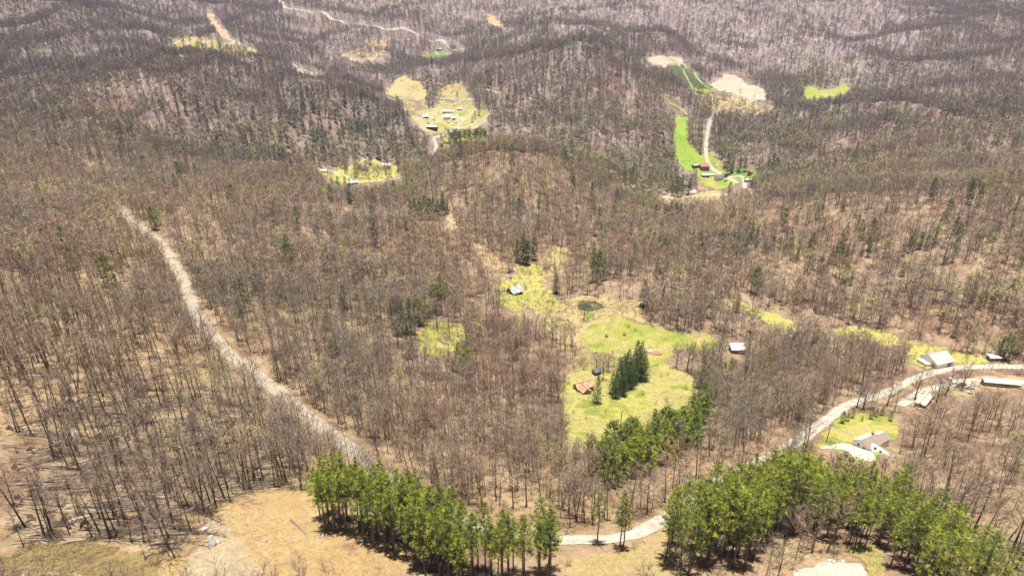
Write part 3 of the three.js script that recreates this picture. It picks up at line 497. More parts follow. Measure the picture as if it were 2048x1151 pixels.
// one by one where the photograph shows an evergreen: [column, row of the foot, height in metres, kind]
const ONES = [
  [1194, 806, 17, 's'], [1230, 796, 15, 's'], [1240, 786, 18, 's'], [1250, 778, 19, 's'], [1259, 776, 17, 's'], [1266, 768, 20, 's'], [1275, 762, 20, 's'], [1284, 757, 18, 's'], [1246, 792, 13, 's'], [1236, 778, 17, 's'], [1246, 768, 18, 's'], [1254, 764, 20, 's'], [1270, 754, 20, 's'], [1280, 748, 19, 's'], [1288, 762, 16, 's'], [1224, 788, 13, 's'],
  [712, 600, 12, 's'], [818, 716, 12, 's'], [826, 712, 9, 's'], [796, 672, 10, 's'], [806, 666, 13, 's'], [784, 655, 9, 's'], [822, 668, 15, 's'], [762, 660, 7, 's'], [838, 650, 11, 'b'], [884, 630, 18, 'p'], [896, 632, 14, 'p'], [834, 590, 11, 's'], [664, 712, 7, 'b'], [690, 640, 8, 's'],
  [917, 742, 10, 'b'], [934, 750, 9, 'b'], [926, 748, 7, 'b'], [1046, 528, 22, 's'], [1054, 530, 17, 's'], [1034, 524, 13, 's'], [1184, 566, 18, 'p'], [1194, 562, 18, 'p'], [1208, 560, 17, 's'], [1200, 568, 13, 's'], [1008, 660, 9, 's'], [946, 640, 9, 's'],
  [1332, 446, 17, 'p'], [1340, 444, 18, 'p'], [1350, 446, 18, 'p'], [1358, 448, 15, 'p'], [1326, 448, 14, 'p'], [1364, 462, 9, 's'], [1262, 482, 9, 's'], [1294, 486, 8, 's'], [1280, 460, 9, 's'], [1198, 448, 12, 's'], [1180, 440, 7, 's'], [1048, 425, 9, 's'], [1078, 415, 11, 's'], [1066, 430, 8, 's'], [934, 406, 10, 's'],
  [822, 440, 14, 's'], [830, 438, 15, 's'], [840, 440, 14, 's'], [850, 438, 15, 's'], [860, 440, 13, 's'], [868, 438, 15, 's'], [876, 440, 12, 's'], [886, 430, 15, 's'], [894, 428, 10, 's'],
  [1110, 945, 11, 'b'], [1148, 918, 7, 'b'], [1120, 950, 9, 'b'], [1195, 1086, 15, 'p'], [1240, 1094, 16, 'p'], [1246, 1098, 15, 'p'],
  [1632, 800, 10, 's'], [1644, 806, 13, 's'], [1652, 796, 9, 'p'], [1540, 770, 8, 's'], [1432, 762, 7, 'b'], [1446, 764, 9, 'b'], [1458, 760, 9, 'b'], [1464, 752, 7, 'b'], [1697, 648, 10, 'p'], [1408, 800, 10, 'b'], [1418, 812, 11, 'b'],
  [1684, 846, 5.5, 'b'], [1694, 842, 5, 'b'], [1704, 836, 5, 'b'], [1742, 838, 6, 'b'], [1752, 834, 5, 'b'], [1764, 830, 5, 'b'], [1780, 842, 5, 'b'], [1724, 842, 3, 'b'],
  [1640, 444, 13, 's'], [1612, 452, 8, 's'], [1714, 462, 12, 'p'], [1690, 480, 10, 'p'], [1500, 488, 13, 'p'], [1512, 494, 12, 'p'], [1476, 486, 10, 'b'], [1494, 500, 9, 'b'], [1558, 500, 9, 'b'], [1580, 498, 9, 's'], [1544, 504, 9, 'b'], [1568, 512, 8, 'b'], [1582, 520, 8, 'b'], [1592, 524, 8, 'b'], [1528, 510, 8, 'b'], [1440, 504, 7, 'b'], [1462, 508, 7, 'b'],
  [1660, 528, 11, 'b'], [1668, 530, 12, 's'], [1680, 520, 12, 'b'], [1690, 526, 11, 'b'], [1722, 512, 9, 'b'], [1736, 514, 10, 'b'], [1688, 566, 11, 'b'], [1700, 570, 9, 's'], [1806, 512, 8, 'b'], [1816, 506, 9, 'b'], [1826, 502, 9, 'b'], [1838, 498, 9, 'b'], [1866, 494, 9, 's'], [1852, 500, 8, 'b'], [1804, 552, 7, 'b'], [2010, 414, 11, 's'], [1978, 484, 9, 's'], [2016, 604, 9, 'b'], [1960, 616, 8, 'b'],
  [1352, 392, 18, 's'], [1362, 394, 22, 'p'], [1378, 390, 16, 'p'], [1344, 392, 13, 's'], [1452, 352, 22, 's'], [1464, 346, 14, 's'], [1478, 344, 15, 'p'], [1490, 344, 14, 's'], [1534, 352, 17, 'p'], [1544, 350, 22, 'p'], [1552, 354, 19, 'p'], [1458, 390, 12, 's'], [1304, 385, 10, 's'],
  [1676, 170, 13, 'b'], [1668, 226, 16, 's'], [1676, 226, 13, 's'], [1726, 228, 12, 's'], [1930, 320, 17, 's'], [900, 168, 15, 's'], [945, 246, 9, 'b'], [958, 232, 13, 'b'], [950, 238, 10, 'b'], [866, 216, 11, 's'], [858, 218, 9, 's'],
  [244, 280, 18, 's'], [236, 278, 12, 's'], [368, 206, 18, 's'], [130, 250, 12, 's'], [592, 212, 14, 's'], [628, 226, 14, 'p'], [640, 240, 12, 's'], [660, 238, 14, 's'], [672, 246, 14, 's'], [684, 252, 14, 's'], [690, 240, 12, 's'], [660, 256, 13, 's'], [676, 268, 13, 's'], [624, 248, 12, 's'], [590, 256, 12, 's'], [604, 218, 13, 's'],
  [444, 112, 16, 's'], [490, 122, 14, 's'], [502, 126, 13, 's'], [510, 124, 12, 's'], [352, 378, 10, 'p'], [366, 380, 9, 's'], [310, 390, 8, 'b'], [12, 336, 11, 'b'], [24, 338, 9, 'b'], [690, 372, 9, 'b'], [676, 376, 9, 's'], [700, 386, 11, 'b'], [886, 318, 14, 's'], [922, 318, 17, 's'], [1146, 388, 12, 's'], [1296, 372, 10, 's'],
];
for (const [px, py, h, k] of ONES) { const p = ground(px, py); evergreens.push({ p, D: pixel(p.x, p.y, p.z)[2], h: h * (.92 + .2 * R0()) * (py < 560 ? (h > 15 && py > 400 ? 1.12 : 1.35) : px < 960 ? 1.5 : py < 780 && k !== 's' ? 1.4 : 1), k, one: true }); }
const nearOne = (x, z, d) => evergreens.some((e) => Math.abs(e.p.x - x) < d && Math.abs(e.p.z - z) < d);
// the stands of pine
function stand(region, step, k, h0, h1) {
  const w = REGION[region].map(([x, y]) => ground(x, y)).map((p) => [p.x, p.z]), [x0, z0, x1, z1] = box2(w);
  for (let z = z0; z < z1; z += step) for (let x = x0; x < x1; x += step) {
    const X = x + (R0() - .5) * step * .7, Z = z + (R0() - .5) * step * .7; if (!inside(w, X, Z)) continue;
    const p = V(X, H(X, Z), Z), [px, py, D] = pixel(p.x, p.y, p.z); if (onRoad(px, py, D, .6) || region === 'pineStand' && R0() < smooth(1800, 2060, px) * .6) continue;
    evergreens.push({ p, D, h: lerp(h0, h1, R0()) * (region === 'pineStand' && px < 1600 ? 1.2 : 1), k });
  }
}
stand('pineRow', 2.7, 'p', 15.5, 22); stand('pineStand', 3.6, 'q', 14, 20); stand('clump', 5.2, 'b', 11, 17);
// the leafless woods
for (let z = -45; z > -2650;) {
  const far = -z, s = far < 260 ? 3.5 : far < 520 ? lerp(3.5, 4.6, (far - 260) / 260) : far < 1100 ? lerp(4.8, 6.5, (far - 520) / 580) : lerp(6.5, 8.3, clamp((far - 1100) / 1000)), w = .8 * far + 45;
  for (let x = -w; x < w; x += s) {
    const X = x + (R0() - .5) * s, Z = z + (R0() - .5) * s, a = R0(), b = R0(), c = R0(), y = H(X, Z), [px, py, D] = pixel(X, y, Z);
    if (D < 30 || px < -70 || px > 2120 || py > 1420) continue;
    const hh = (far < 300 ? 15.5 : 16.5) * (c < .22 ? .42 + 1.3 * c : .66 + .52 * c), [tx, ty] = pixel(X, y + hh, Z); if (ty < -60 && py < -30 || ty > 1160) continue;
    const [mx, my] = pixel(X, y + hh * .3, Z), [nx, ny] = pixel(X, y + hh * .62, Z), [ux, uy] = pixel(X, y + hh * .95, Z);
    const top = clearing(ux, uy), soft = R0() < .2 && /^(tongue|gully|bank|glade|hayfield|hayfield_b|knoll|valley|mixed|dome_b)$/.test(clearing(px, py) || clearing(mx, my) || ''); if (!soft && (clearing(px, py) || clearing(mx, my) || clearing(nx, ny) || top && /yard|shedspot|scrap|barn|cabin|farm|hamlet|valley|strip/.test(top) || px > 1580 && px < 2000 && (onRoad(nx, ny, D, .5) || onRoad(mx, my, D, 1)) && b < .72 || px < 720 && D < 620 && (onRoad(mx, my, D, 0) || onRoad(nx, ny, D, -2)) && b < .5 || onRoad(px, py, D, 1.1))) { const k = clearing(px, py); if (k === 'works' && b < .3 || k === 'mixed' && b < .04) bare.push({ x: X, y, z: Z, D, h: hh, px, py, r: R0(), q: c }); if (b < (/brush|cabin|tongue|gully|glade|mixed|barnyard|scrap|flat/.test(k || '') ? .4 : .02) && !onRoad(px, py, D, 1) && !inside([[1146, 596], [1216, 596], [1216, 640], [1146, 640]], px, py)) scrub.push([X, y, Z, D, a, c]); continue; }
    if (D > 700 && onRoad(mx, my, D, 2)) continue;
    let dens = lerp(.84, .97, smooth(480, 900, D)) - .45 * smooth(.5, .75, fbm(X / 60 + 5, Z / 60)) - .55 * smooth(.5, .66, fbm(X / 22 + 50, Z / 22)) * lerp(1, .6, smooth(600, 1000, D));
    if (inR('wreck', px, py)) dens *= .92;
    const wx = px + (fbm(X / 120, Z / 120) - .5) * 420, wy = py + (fbm(X / 120 + 60, Z / 120) - .5) * 130;
    if (inR('blowA', wx, wy) || inR('blowB', wx, wy)) { dens *= .4; if (b < .48) wreckage.push([X, y, Z, D, px, py, c]); }
    else if (inR('blowC', wx, wy)) { dens *= .55; if (b < .3) wreckage.push([X, y, Z, D, px, py, c]); }
    if (inR('pineRow', px, py) || inR('clump', px, py) || inR('clump', px, py - 34) || inR('clump', px + 14, py - 60)) dens *= .04; else if (inR('pineStand', px, py)) dens *= .3;
    if (inR('open', px, py)) dens *= .72;
    if (inR('between', px, py)) { dens *= .3; scrub.push([X, y, Z, D, b, c]); }
    if (px > 790 && px < 1160 && py > 1095) dens = 0; else if (px > 1160 && py > 1080) dens *= .3;
    if (px > 1790 && py > 745 && py < 1060) dens *= .3; if (inside([[1690, 900], [1800, 900], [1800, 1000], [1690, 1000]], px, py)) dens = 0;
    if (R0() < .35 && D < 900 && !(px > 300 && px < 1160 && py > 1095)) scrub.push([X + s * .4, H(X + s * .4, Z), Z, D, b, c]);
    if (a > dens) continue;
    if (!seen(X, y + hh, Z, 3)) continue;
    if (evergreens.some((e) => e.one && Math.abs(e.p.x - X) < 2.2 + e.D * .003 && Z > e.p.z - 3 && Z < e.p.z + 4 + e.D * .018)) continue;
    // a scatter of evergreens and of trees in new leaf
    const n = fbm(X / 150 + 70, Z / 150 + 9), valley = smooth(-215, -262, y - EYE);
    if (D > 330 && b < .01 + .07 * smooth(.52, .7, n) + (inR('darkRidge', px, py) ? .1 : 0) + (inR('open', px, py) ? .03 : 0)) { evergreens.push({ p: V(X, y, Z), D, h: 12 + 8 * c, k: c < .5 ? 's' : 'b', loose: true }); continue; }
    const bud = b > 1 - (.05 + .10 * smooth(350, 800, D) + .25 * valley + .25 * smooth(.52, .7, fbm(X / 110, Z / 110 + 50)) * smooth(300, 600, D));
    bare.push({ x: X, y, z: Z, D, h: hh, bud, wreck: inR('wreck', px, py), px, py, r: R0(), q: c });
  }
  z -= s * .9;
}
// a few broad crowned trees that stand alone
for (const [px, py, h] of [[1374, 742, 15], [1352, 736, 12], [1420, 740, 12], [1110, 560, 11], [1774, 812, 13], [1830, 800, 15], [1868, 822, 17], [1892, 792, 15], [1924, 780, 15], [1948, 830, 12], [1726, 818, 13], [1714, 816, 12], [1168, 640, 12], [1206, 760, 11], [1216, 745, 10], [1192, 742, 10]]) { const p = ground(px, py); bare.push({ x: p.x, y: p.y, z: p.z, D: pixel(p.x, p.y, p.z)[2], h, oak: true, px, py, r: R0(), q: R0() }); }
for (let i = 0; i < 34; i++) { const px = 882 + 92 * R0(), p = ground(px, 286 + 10 * R0() - (px - 880) * .07); bare.push({ x: p.x, y: p.y, z: p.z, D: pixel(p.x, p.y, p.z)[2], h: 19 + 5 * R0(), bud: true, slim: true, px, py: 290, r: R0(), q: .2 * R0() }); }
bare.sort((a, b) => a.D - b.D); evergreens.sort((a, b) => a.D - b.D);

// singles: a group of trunk and crown; copies share the shapes
const protos = new Map();
function single(key, t, name, tm, cm) {
  let o = protos.get(key);
  if (!o) { o = new THREE.Group(); const a = part('trunk', t.trunk, tm, o), b = part(name, t.crown, cm, o); protos.set(key, o); }
  return o.clone();
}
function plant(o, name, x, y, z, turn, s, sy, label, cat, group) { o.name = numbered(name); o.position.set(x, y, z); o.rotation.y = turn; o.scale.set(s, sy, s); tag(o, label, cat, group); scene.add(o); }
let nSingle = 0;
const inst = new Map();
function scatter(owner, key, geo, mat, m, col) { const k = owner + '|' + key; if (!inst.has(k)) inst.set(k, { owner, geo, mat, list: [] }); inst.get(k).list.push([m, col]); }
const mtx = (x, y, z, turn, s, sy, lean = 0) => new THREE.Matrix4().compose(V(x, y, z), new THREE.Quaternion().setFromEuler(new THREE.Euler(lean, turn, lean * .6, 'YXZ')), V(s, sy, s));
const WOODTONE = [[1, 1, 1], [1.14, .98, .86], [.70, .71, .76], [1.05, 1, .7], [1.45, 1.33, 1.2], [.62, .55, .5]];
const BARE_LABELS = {
  wreck: ['leafless slender tree still standing among the fallen trunks at lower left', 'standing trees among the fallen trunks'],
  wreck1: ['leafless slender tree near the edge of the tan clearing, fallen trunks at its foot', 'standing trees by the tan clearing'],
  wreck0: ['leafless slender tree on the open ground at the left edge', 'standing trees at the left edge'],
  left: ['leafless brown tree on the left hillside below the dirt road', 'leafless trees on the left hillside'],
  middle: ['leafless brown tree in the woods behind the foreground pine row', 'leafless trees behind the foreground pine row'],
  right: ['leafless grey brown tree near the pines at lower right', 'leafless trees at lower right'],
};
const OAK = 'broad spreading leafless tree standing in the open near a meadow or road';
for (const t of bare) {
  const turn = t.r * 6.28, [tx, ty] = pixel(t.x, t.y + t.h, t.z), on = t.px > -20 && t.px < 2068 && ty < 1135 && t.py > 0;
  const v = Math.floor(t.q * 97) % 8;
  if (t.oak) { const o = single('oak' + v % 4, oaks[v % 4], 'crown', trunkTints[0], crownTints[2]); plant(o, 'bare_tree', t.x, t.y, t.z, turn, t.h / 14, t.h / 14, OAK, 'tree', 'broad leafless trees in the open'); continue; }
  if (on && nSingle < 284) {
    nSingle++;
    const set = t.wreck ? poles : t.bud ? budding : v < 4 ? poles : woods, g = set[v % set.length], c = Math.floor(t.r * 13) % 4, k = Math.floor(t.r * 31) % 3, s = t.h / 17;
    const o = single([t.wreck, t.bud, v, c, k].join(), g, 'crown', trunkTints[k], t.bud ? crownTints[0] : crownTints[c]);
    const L = BARE_LABELS[t.wreck ? (t.px < 130 ? 'wreck0' : t.px > 360 ? 'wreck1' : 'wreck') : t.px < 640 ? 'left' : t.px < 1330 ? 'middle' : 'right'];
    plant(o, 'bare_tree', t.x, t.y, t.z, turn, s * (.9 + .3 * t.q), s, L[0], 'tree', L[1]);
    o.rotation.x = (t.r - .5) * .22; o.rotation.z = (t.q - .5) * .22; continue;
  }
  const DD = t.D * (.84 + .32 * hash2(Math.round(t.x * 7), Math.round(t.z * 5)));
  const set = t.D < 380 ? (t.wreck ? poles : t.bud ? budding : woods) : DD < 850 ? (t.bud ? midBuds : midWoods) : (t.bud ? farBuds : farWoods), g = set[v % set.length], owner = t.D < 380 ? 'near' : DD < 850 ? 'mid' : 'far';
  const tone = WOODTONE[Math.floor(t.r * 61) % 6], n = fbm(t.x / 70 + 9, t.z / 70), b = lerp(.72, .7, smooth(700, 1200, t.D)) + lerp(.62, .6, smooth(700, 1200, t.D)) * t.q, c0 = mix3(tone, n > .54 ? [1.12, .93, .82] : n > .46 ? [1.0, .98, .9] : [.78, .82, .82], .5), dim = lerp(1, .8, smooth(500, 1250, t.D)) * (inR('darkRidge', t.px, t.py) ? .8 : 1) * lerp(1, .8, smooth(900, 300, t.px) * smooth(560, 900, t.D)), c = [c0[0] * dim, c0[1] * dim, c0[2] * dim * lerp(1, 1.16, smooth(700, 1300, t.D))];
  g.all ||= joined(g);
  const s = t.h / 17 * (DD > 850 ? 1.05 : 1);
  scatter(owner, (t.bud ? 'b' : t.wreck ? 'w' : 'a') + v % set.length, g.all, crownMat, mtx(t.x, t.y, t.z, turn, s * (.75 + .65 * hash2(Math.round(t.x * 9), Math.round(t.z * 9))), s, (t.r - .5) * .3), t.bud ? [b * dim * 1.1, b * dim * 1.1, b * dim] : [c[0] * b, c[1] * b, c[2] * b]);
}
const GREEN = {
  row0: ['tall pine at the left end of the foreground row, by the tan clearing', 'pines at the left end of the foreground row'],
  row1: ['tall pine in the middle of the foreground row, bare trunk in deep shade', 'pines in the middle of the foreground row'],
  row2: ['tall pine at the right end of the foreground row, by the pale road', 'pines at the right end of the foreground row'],
  pair: ['slim pine standing apart on the slope beside the pale road bend', 'slim pines apart by the road bend'],
  stand0: ['tall pine at the left end of the lower right stand, beside the pale road', 'pines at the left end of the lower right stand'],
  stand1: ['tall pine in the middle of the lower right stand, below the white driveway', 'pines in the middle of the lower right stand'],
  stand2: ['tall pine at the right end of the lower right stand, near the corner', 'pines at the right end of the lower right stand'],
  clump: ['bushy young pine at the lower edge of the yellow green meadow', 'bushy pines edging the lower meadow'],
  spruce: ['dark full spruce in the row between the two meadows', 'dark spruces between the meadows'],
  yard: ['small round evergreen on the lawn by the grey roofed house', 'small evergreens on the house lawn'],
  lone0: ['dark evergreen among leafless trees left of the meadows', 'evergreens left of the meadows'],
  lone: ['dark evergreen among leafless trees above the cabin and the pond', 'evergreens above the cabin and pond'],
  lone1: ['dark evergreen among leafless trees on the right hillside', 'evergreens on the right hillside'],
  far0: ['small dark evergreen on the distant left ridge', 'evergreens on the distant left ridge'],
  far: ['small dark evergreen in the distant valley around the farm', 'evergreens in the distant middle valley'],
  far1: ['small dark evergreen on the distant slopes at upper right', 'evergreens on the distant right slopes'],
};
let nGreen = 0;
for (const e of evergreens) {
  const { p, D, h, k } = e, [px, py] = pixel(p.x, p.y, p.z), [tx, ty] = pixel(p.x, p.y + h, p.z), on = tx > -20 && tx < 2068 && ty < 1140 && py > -5, r = R0(), r2 = R0(), v = Math.floor(r * 97);
  if (ty > 1200) continue;
  const near = D < 480, set = near ? (k === 'p' ? pines : k === 'q' ? (v % 3 ? broad : pines) : k === 'b' ? bushy : spruces) : D < 900 ? smallConifers : farConifers, H0 = set === pines ? 22 : set === broad ? 20 : set === bushy ? 12 : set === spruces ? 19 : set === smallConifers ? 14 : 15, g = set[v % set.length], s = h / H0;
  if (on && (!e.loose || nGreen < 560)) {
    nGreen++;
    const c = Math.floor(r2 * 4), key = ['g', set === pines ? 'p' : set === broad ? 'q' : set === bushy ? 'b' : set === spruces ? 's' : set === smallConifers ? 'm' : 'f', v % set.length, c].join();
    const o = single(key, g, 'crown', trunkTints[0], needleTints[c]), wide = set === smallConifers || set === farConifers ? s * (k === 'p' ? 1.25 : 1.05) : s * (.92 + .2 * r2);
    const L = GREEN[D > 480 ? (D < 900 ? (px < 960 ? 'lone0' : px < 1400 ? 'lone' : 'lone1') : px < 700 ? 'far0' : px < 1300 ? 'far' : 'far1') : k === 's' && D < 345 && px < 1300 && px > 1180 ? 'spruce' : px > 1670 && py < 860 && py > 820 ? 'yard' : k === 'b' && D < 330 && px > 1090 && px < 1430 ? 'clump' : (k === 'p' || k === 'q') && D < 260 ? (px < 800 ? 'row0' : px < 980 ? 'row1' : px < 1130 ? 'row2' : px < 1300 ? 'pair' : px < 1520 ? 'stand0' : px < 1760 ? 'stand1' : 'stand2') : px < 960 ? 'lone0' : px < 1400 ? 'lone' : 'lone1'];
    plant(o, k === 'p' || k === 'q' ? 'pine_tree' : k === 's' ? 'spruce_tree' : 'evergreen_tree', p.x, p.y, p.z, r * 6.28, wide, s, L[0], 'evergreen', L[1]);
    continue;
  }
  g.all ||= joined(g); scatter('green', 'e' + (set === farConifers ? 'f' : set === smallConifers ? 'm' : k) + v % set.length, g.all, needleMat, mtx(p.x, p.y, p.z, r * 6.28, s, s), [.85 + .3 * r2, .9 + .2 * r2, .9]);
}
const shrubGeo = shrubs.map(joined);
for (const [x, y, z, D, a, c] of scrub) { const s = (D > 500 ? .9 : .55) + .75 * c * c; scatter('scrub', 'k' + Math.floor(a * 4) % 4, shrubGeo[Math.floor(a * 4) % 4], crownMat, mtx(x, y, z, a * 40, s * 1.1, s * .8), mix3([1.05, .8, .68], [1, 1, .72], c)); }
// fallen trunks far off
const logGeo = many(3, (i) => { const R = rng(1200 + i), m = new MB(); m.tube([V(0, .35, 0), V(5, .4, .3 * R()), V(11, .45, -.3), V(16, .5, 0)], [.55, .5, .34, .08], 4, [.50, .47, .475]); for (let k = 0; k < 9; k++) { const x = 6 + 9 * R(), a = R() * 3.1; m.blade(V(x, .4, 0), V(x + 1.5 + 2 * R(), .4 + Math.sin(a) * 1.6, Math.cos(a) * 2.2), .3, [.34, .32, .32]); } return m.geo(); });
for (const [x, y, z, D, px, py, c] of wreckage) {
  const B = px > 1250, a = (B ? Math.atan2(2.1, 1) : Math.atan2(-2.2, 1)) + (c - .5) * .9 + (fbm(x / 90, z / 90) - .5) * 1.6, L = .7 + .6 * c, dx = Math.cos(a) * 8, dz = -Math.sin(a) * 8, tilt = Math.atan2(H(x + dx, z + dz) - y, 8);
  const m = new THREE.Matrix4().compose(V(x, y, z), new THREE.Quaternion().setFromEuler(new THREE.Euler(0, a, tilt, 'YXZ')), V(L, 1.1, 1.1)), k = .75 + .7 * hash2(Math.round(x), Math.round(z)); scatter('fallen', 'l' + Math.floor(c * 3) % 3, logGeo[Math.floor(c * 3) % 3], crownMat, m, [k, k * .97, k]);
}
// nursery rows: small conical trees on the far slope
const cone = (() => { const R = rng(5), m = new MB(); for (let i = 0; i < 26; i++) { const a = R() * 6.28, h = R(), r = 1.0 * (1 - h), p = V(Math.cos(a) * r * .5, h * 2.3, Math.sin(a) * r * .5); m.blade(p, V(Math.cos(a) * r, h * 2.3 + .15, Math.sin(a) * r), .7, jit([.055, .085, .03], R)); } return m.geo(); })();
function nursery(poly, step, keep, size) { const w = poly.map(([x, y]) => ground(x, y)).map((p) => [p.x, p.z]), [x0, z0, x1, z1] = box2(w); for (let z = z0; z < z1; z += step) for (let x = x0; x < x1; x += step) { const X = x + (R0() - .5) * step * .5, Z = z + (R0() - .5) * step * .5, y = H(X, Z), [px, py, D] = pixel(X, y, Z); if (!inside(w, X, Z) || R0() > keep || onRoad(px, py, D, 1.5)) continue; scatter('nursery', 'n', cone, needleMat, mtx(X, y, Z, R0() * 6, size, size * (.8 + .4 * R0())), [1, 1, 1]); } }
nursery(CLEAR.nursery, 3.2, .9, 1.25); nursery(CLEAR.mixed, 4.4, .6, 1.3); nursery(CLEAR.nursery_low, 4, .7, 1.2); nursery(CLEAR.rows_a, 4, .62, 1.0); nursery(CLEAR.rows_b, 4, .62, 1.0); nursery(CLEAR.dome_b, 4.4, .5, .9);
nursery([[806, 178], [834, 168], [842, 180], [826, 186]], 3.4, .8, 1.2); nursery(CLEAR.dome_a, 5, .2, .7);
// dry grass tufts
const tuft = (() => { const R = rng(15), m = new MB(); for (let i = 0; i < 14; i++) { const a = R() * 6.28, l = .35 + .4 * R(), p = V((R() - .5) * .4, 0, (R() - .5) * .4); m.blade(p, p.clone().add(V(Math.cos(a) * l * .6, l * .75, Math.sin(a) * l * .6)), .075, jit([1, 1, 1], R, .25)); } return m.geo(); })();
function tufts(key, n, cols, size) { const w = (CLEAR[key] || key).map(([x, y]) => ground(x, Math.min(y, 1200))).map((p) => [p.x, p.z]), [x0, z0, x1, z1] = box2(w); for (let i = 0; i < n; i++) { const x = lerp(x0, x1, R0()), z = lerp(z0, z1, R0()); if (!inside(w, x, z) || fbm(x / 5 + 3, z / 5) < .42) continue; const c = cols[Math.floor(R0() * cols.length)], s = size * (.6 + .9 * R0()); scatter('tuft', 't', tuft, crownMat, mtx(x, H(x, z), z, R0() * 6, s * 1.3, s), c); } }
tufts('dirt', 5200, [[.42, .28, .13], [.52, .38, .17], [.33, .2, .1], [.3, .19, .11]], .65); tufts('verge', 4200, [[.2, .14, .075], [.3, .22, .1], [.36, .27, .11]], .8); tufts('slope', 2600, [[.48, .36, .16], [.36, .25, .13]], .65); tufts('lower', 5200, [[.34, .36, .08], [.48, .43, .14], [.30, .32, .08]], .9); tufts('upper', 3000, [[.3, .37, .06], [.42, .42, .1]], .8); tufts('brush', 1800, [[.36, .27, .13], [.46, .36, .17], [.26, .2, .12]], 1.7); tufts('cabin', 1600, [[.42, .4, .14], [.32, .25, .13]], 1.5); tufts('pine_edge', 900, [[.4, .34, .12]], 1.1); tufts('yard', 700, [[.3, .34, .07], [.5, .42, .15]], .9); tufts('glade', 500, [[.42, .4, .12], [.34, .27, .13]], 1.5);
const OWNERS = {
  near: ['bare_wood', 'leafless woods covering the near slopes beyond the separate trees', 'woods'], mid: ['middle_wood', 'leafless woods mixed with pale budding trees over the middle hills', 'woods'], far: ['distant_wood', 'grey leafless woods covering the distant mountainsides', 'woods'],
  green: ['evergreen_wood', 'small evergreens dotted through the distant woods', 'woods'], scrub: ['undergrowth', 'low leafless brush between the trees and along the clearings', 'undergrowth'], fallen: ['blown_down_wood', 'pale fallen trunks strewn over the far mountainside at the top', 'fallen trees'],
  nursery: ['nursery_trees', 'small dark nursery trees in dense plots on the far slopes', 'young trees'], tuft: ['grass_tufts', 'dry grass tufts on the open ground', 'grass'],
};
const owners = {};
for (const { owner, geo, mat, list } of inst.values()) {
  const [name, label, cat] = OWNERS[owner], g = owners[owner] ||= tag(Object.assign(new THREE.Group(), { name }), label, cat, null, 'stuff');
  if (!g.parent) scene.add(g);
  const m = new THREE.InstancedMesh(geo, mat, list.length), col = new THREE.Color(); m.name = name + '_mass'; m.castShadow = m.receiveShadow = true; m.userData.kind = 'stuff';
  list.forEach(([q, c], i) => { m.setMatrixAt(i, q); m.setColorAt(i, col.setRGB(...c)); });
  g.add(m);
}
console.log('bare', bare.length, 'evergreens', evergreens.length, 'singles', nSingle, nGreen, 'scrub', scrub.length, 'fallen', wreckage.length);

// ---------------------------------------------------------------- buildings
const PAINT = { white: MAT(.74, .73, .70), cream: MAT(.66, .61, .52), grey: MAT(.42, .41, .40), dark: MAT(.06, .055, .05), wood: MAT(.17, .13, .10), oldwood: MAT(.24, .21, .18), brick: MAT(.33, .14, .10), glass: MAT(.03, .035, .04, .15), trim: MAT(.70, .69, .66), black: MAT(.02, .02, .022, .4), tyre: MAT(.02, .02, .02), concrete: MAT(.45, .44, .41), steel: MAT(.55, .56, .58, .45, { metalness: .6 }) };
const roofTex = (r, g, b, rough, s, rust) => { const t = noiseTex(128, (u, v, i, j) => { const n = wrapN(u, v, 8, s) * .5 + wrapN(u, v, 30, s + 1) * .5, k = .78 + .44 * n, w = rust ? smooth(.45, .75, wrapN(u, v, 6, s + 2) * .6 + wrapN(u, v, 24, s + 3) * .4) : 0, c = mix3([r * k, g * k, b * k], rust || [0, 0, 0], w); return c.map((q) => 255 * Math.pow(clamp(q), 1 / 2.2)); }, true); return new THREE.MeshStandardMaterial({ map: t, roughness: rough, side: THREE.DoubleSide }); };
const ROOF = { tan: roofTex(.50, .45, .38, .8, 300), brown: roofTex(.25, .205, .175, .9, 310), pale: roofTex(.46, .44, .40, .6, 320), white: roofTex(.62, .62, .64, .5, 330), rusty: roofTex(.36, .19, .10, .85, 340, [.46, .34, .23]), grey: roofTex(.42, .45, .44, .7, 350, [.25, .28, .26]), red: roofTex(.46, .13, .09, .75, 360, [.40, .20, .15]), teal: roofTex(.30, .38, .38, .6, 370), dark: roofTex(.12, .12, .13, .8, 380) };
function uvPlanar(g, s) { const p = g.attributes.position, u = new Float32Array(p.count * 2); for (let i = 0; i < p.count; i++) { u[i * 2] = p.getX(i) / s; u[i * 2 + 1] = (p.getZ(i) + p.getY(i) * .5) / s; } g.setAttribute('uv', new THREE.BufferAttribute(u, 2)); return g; }
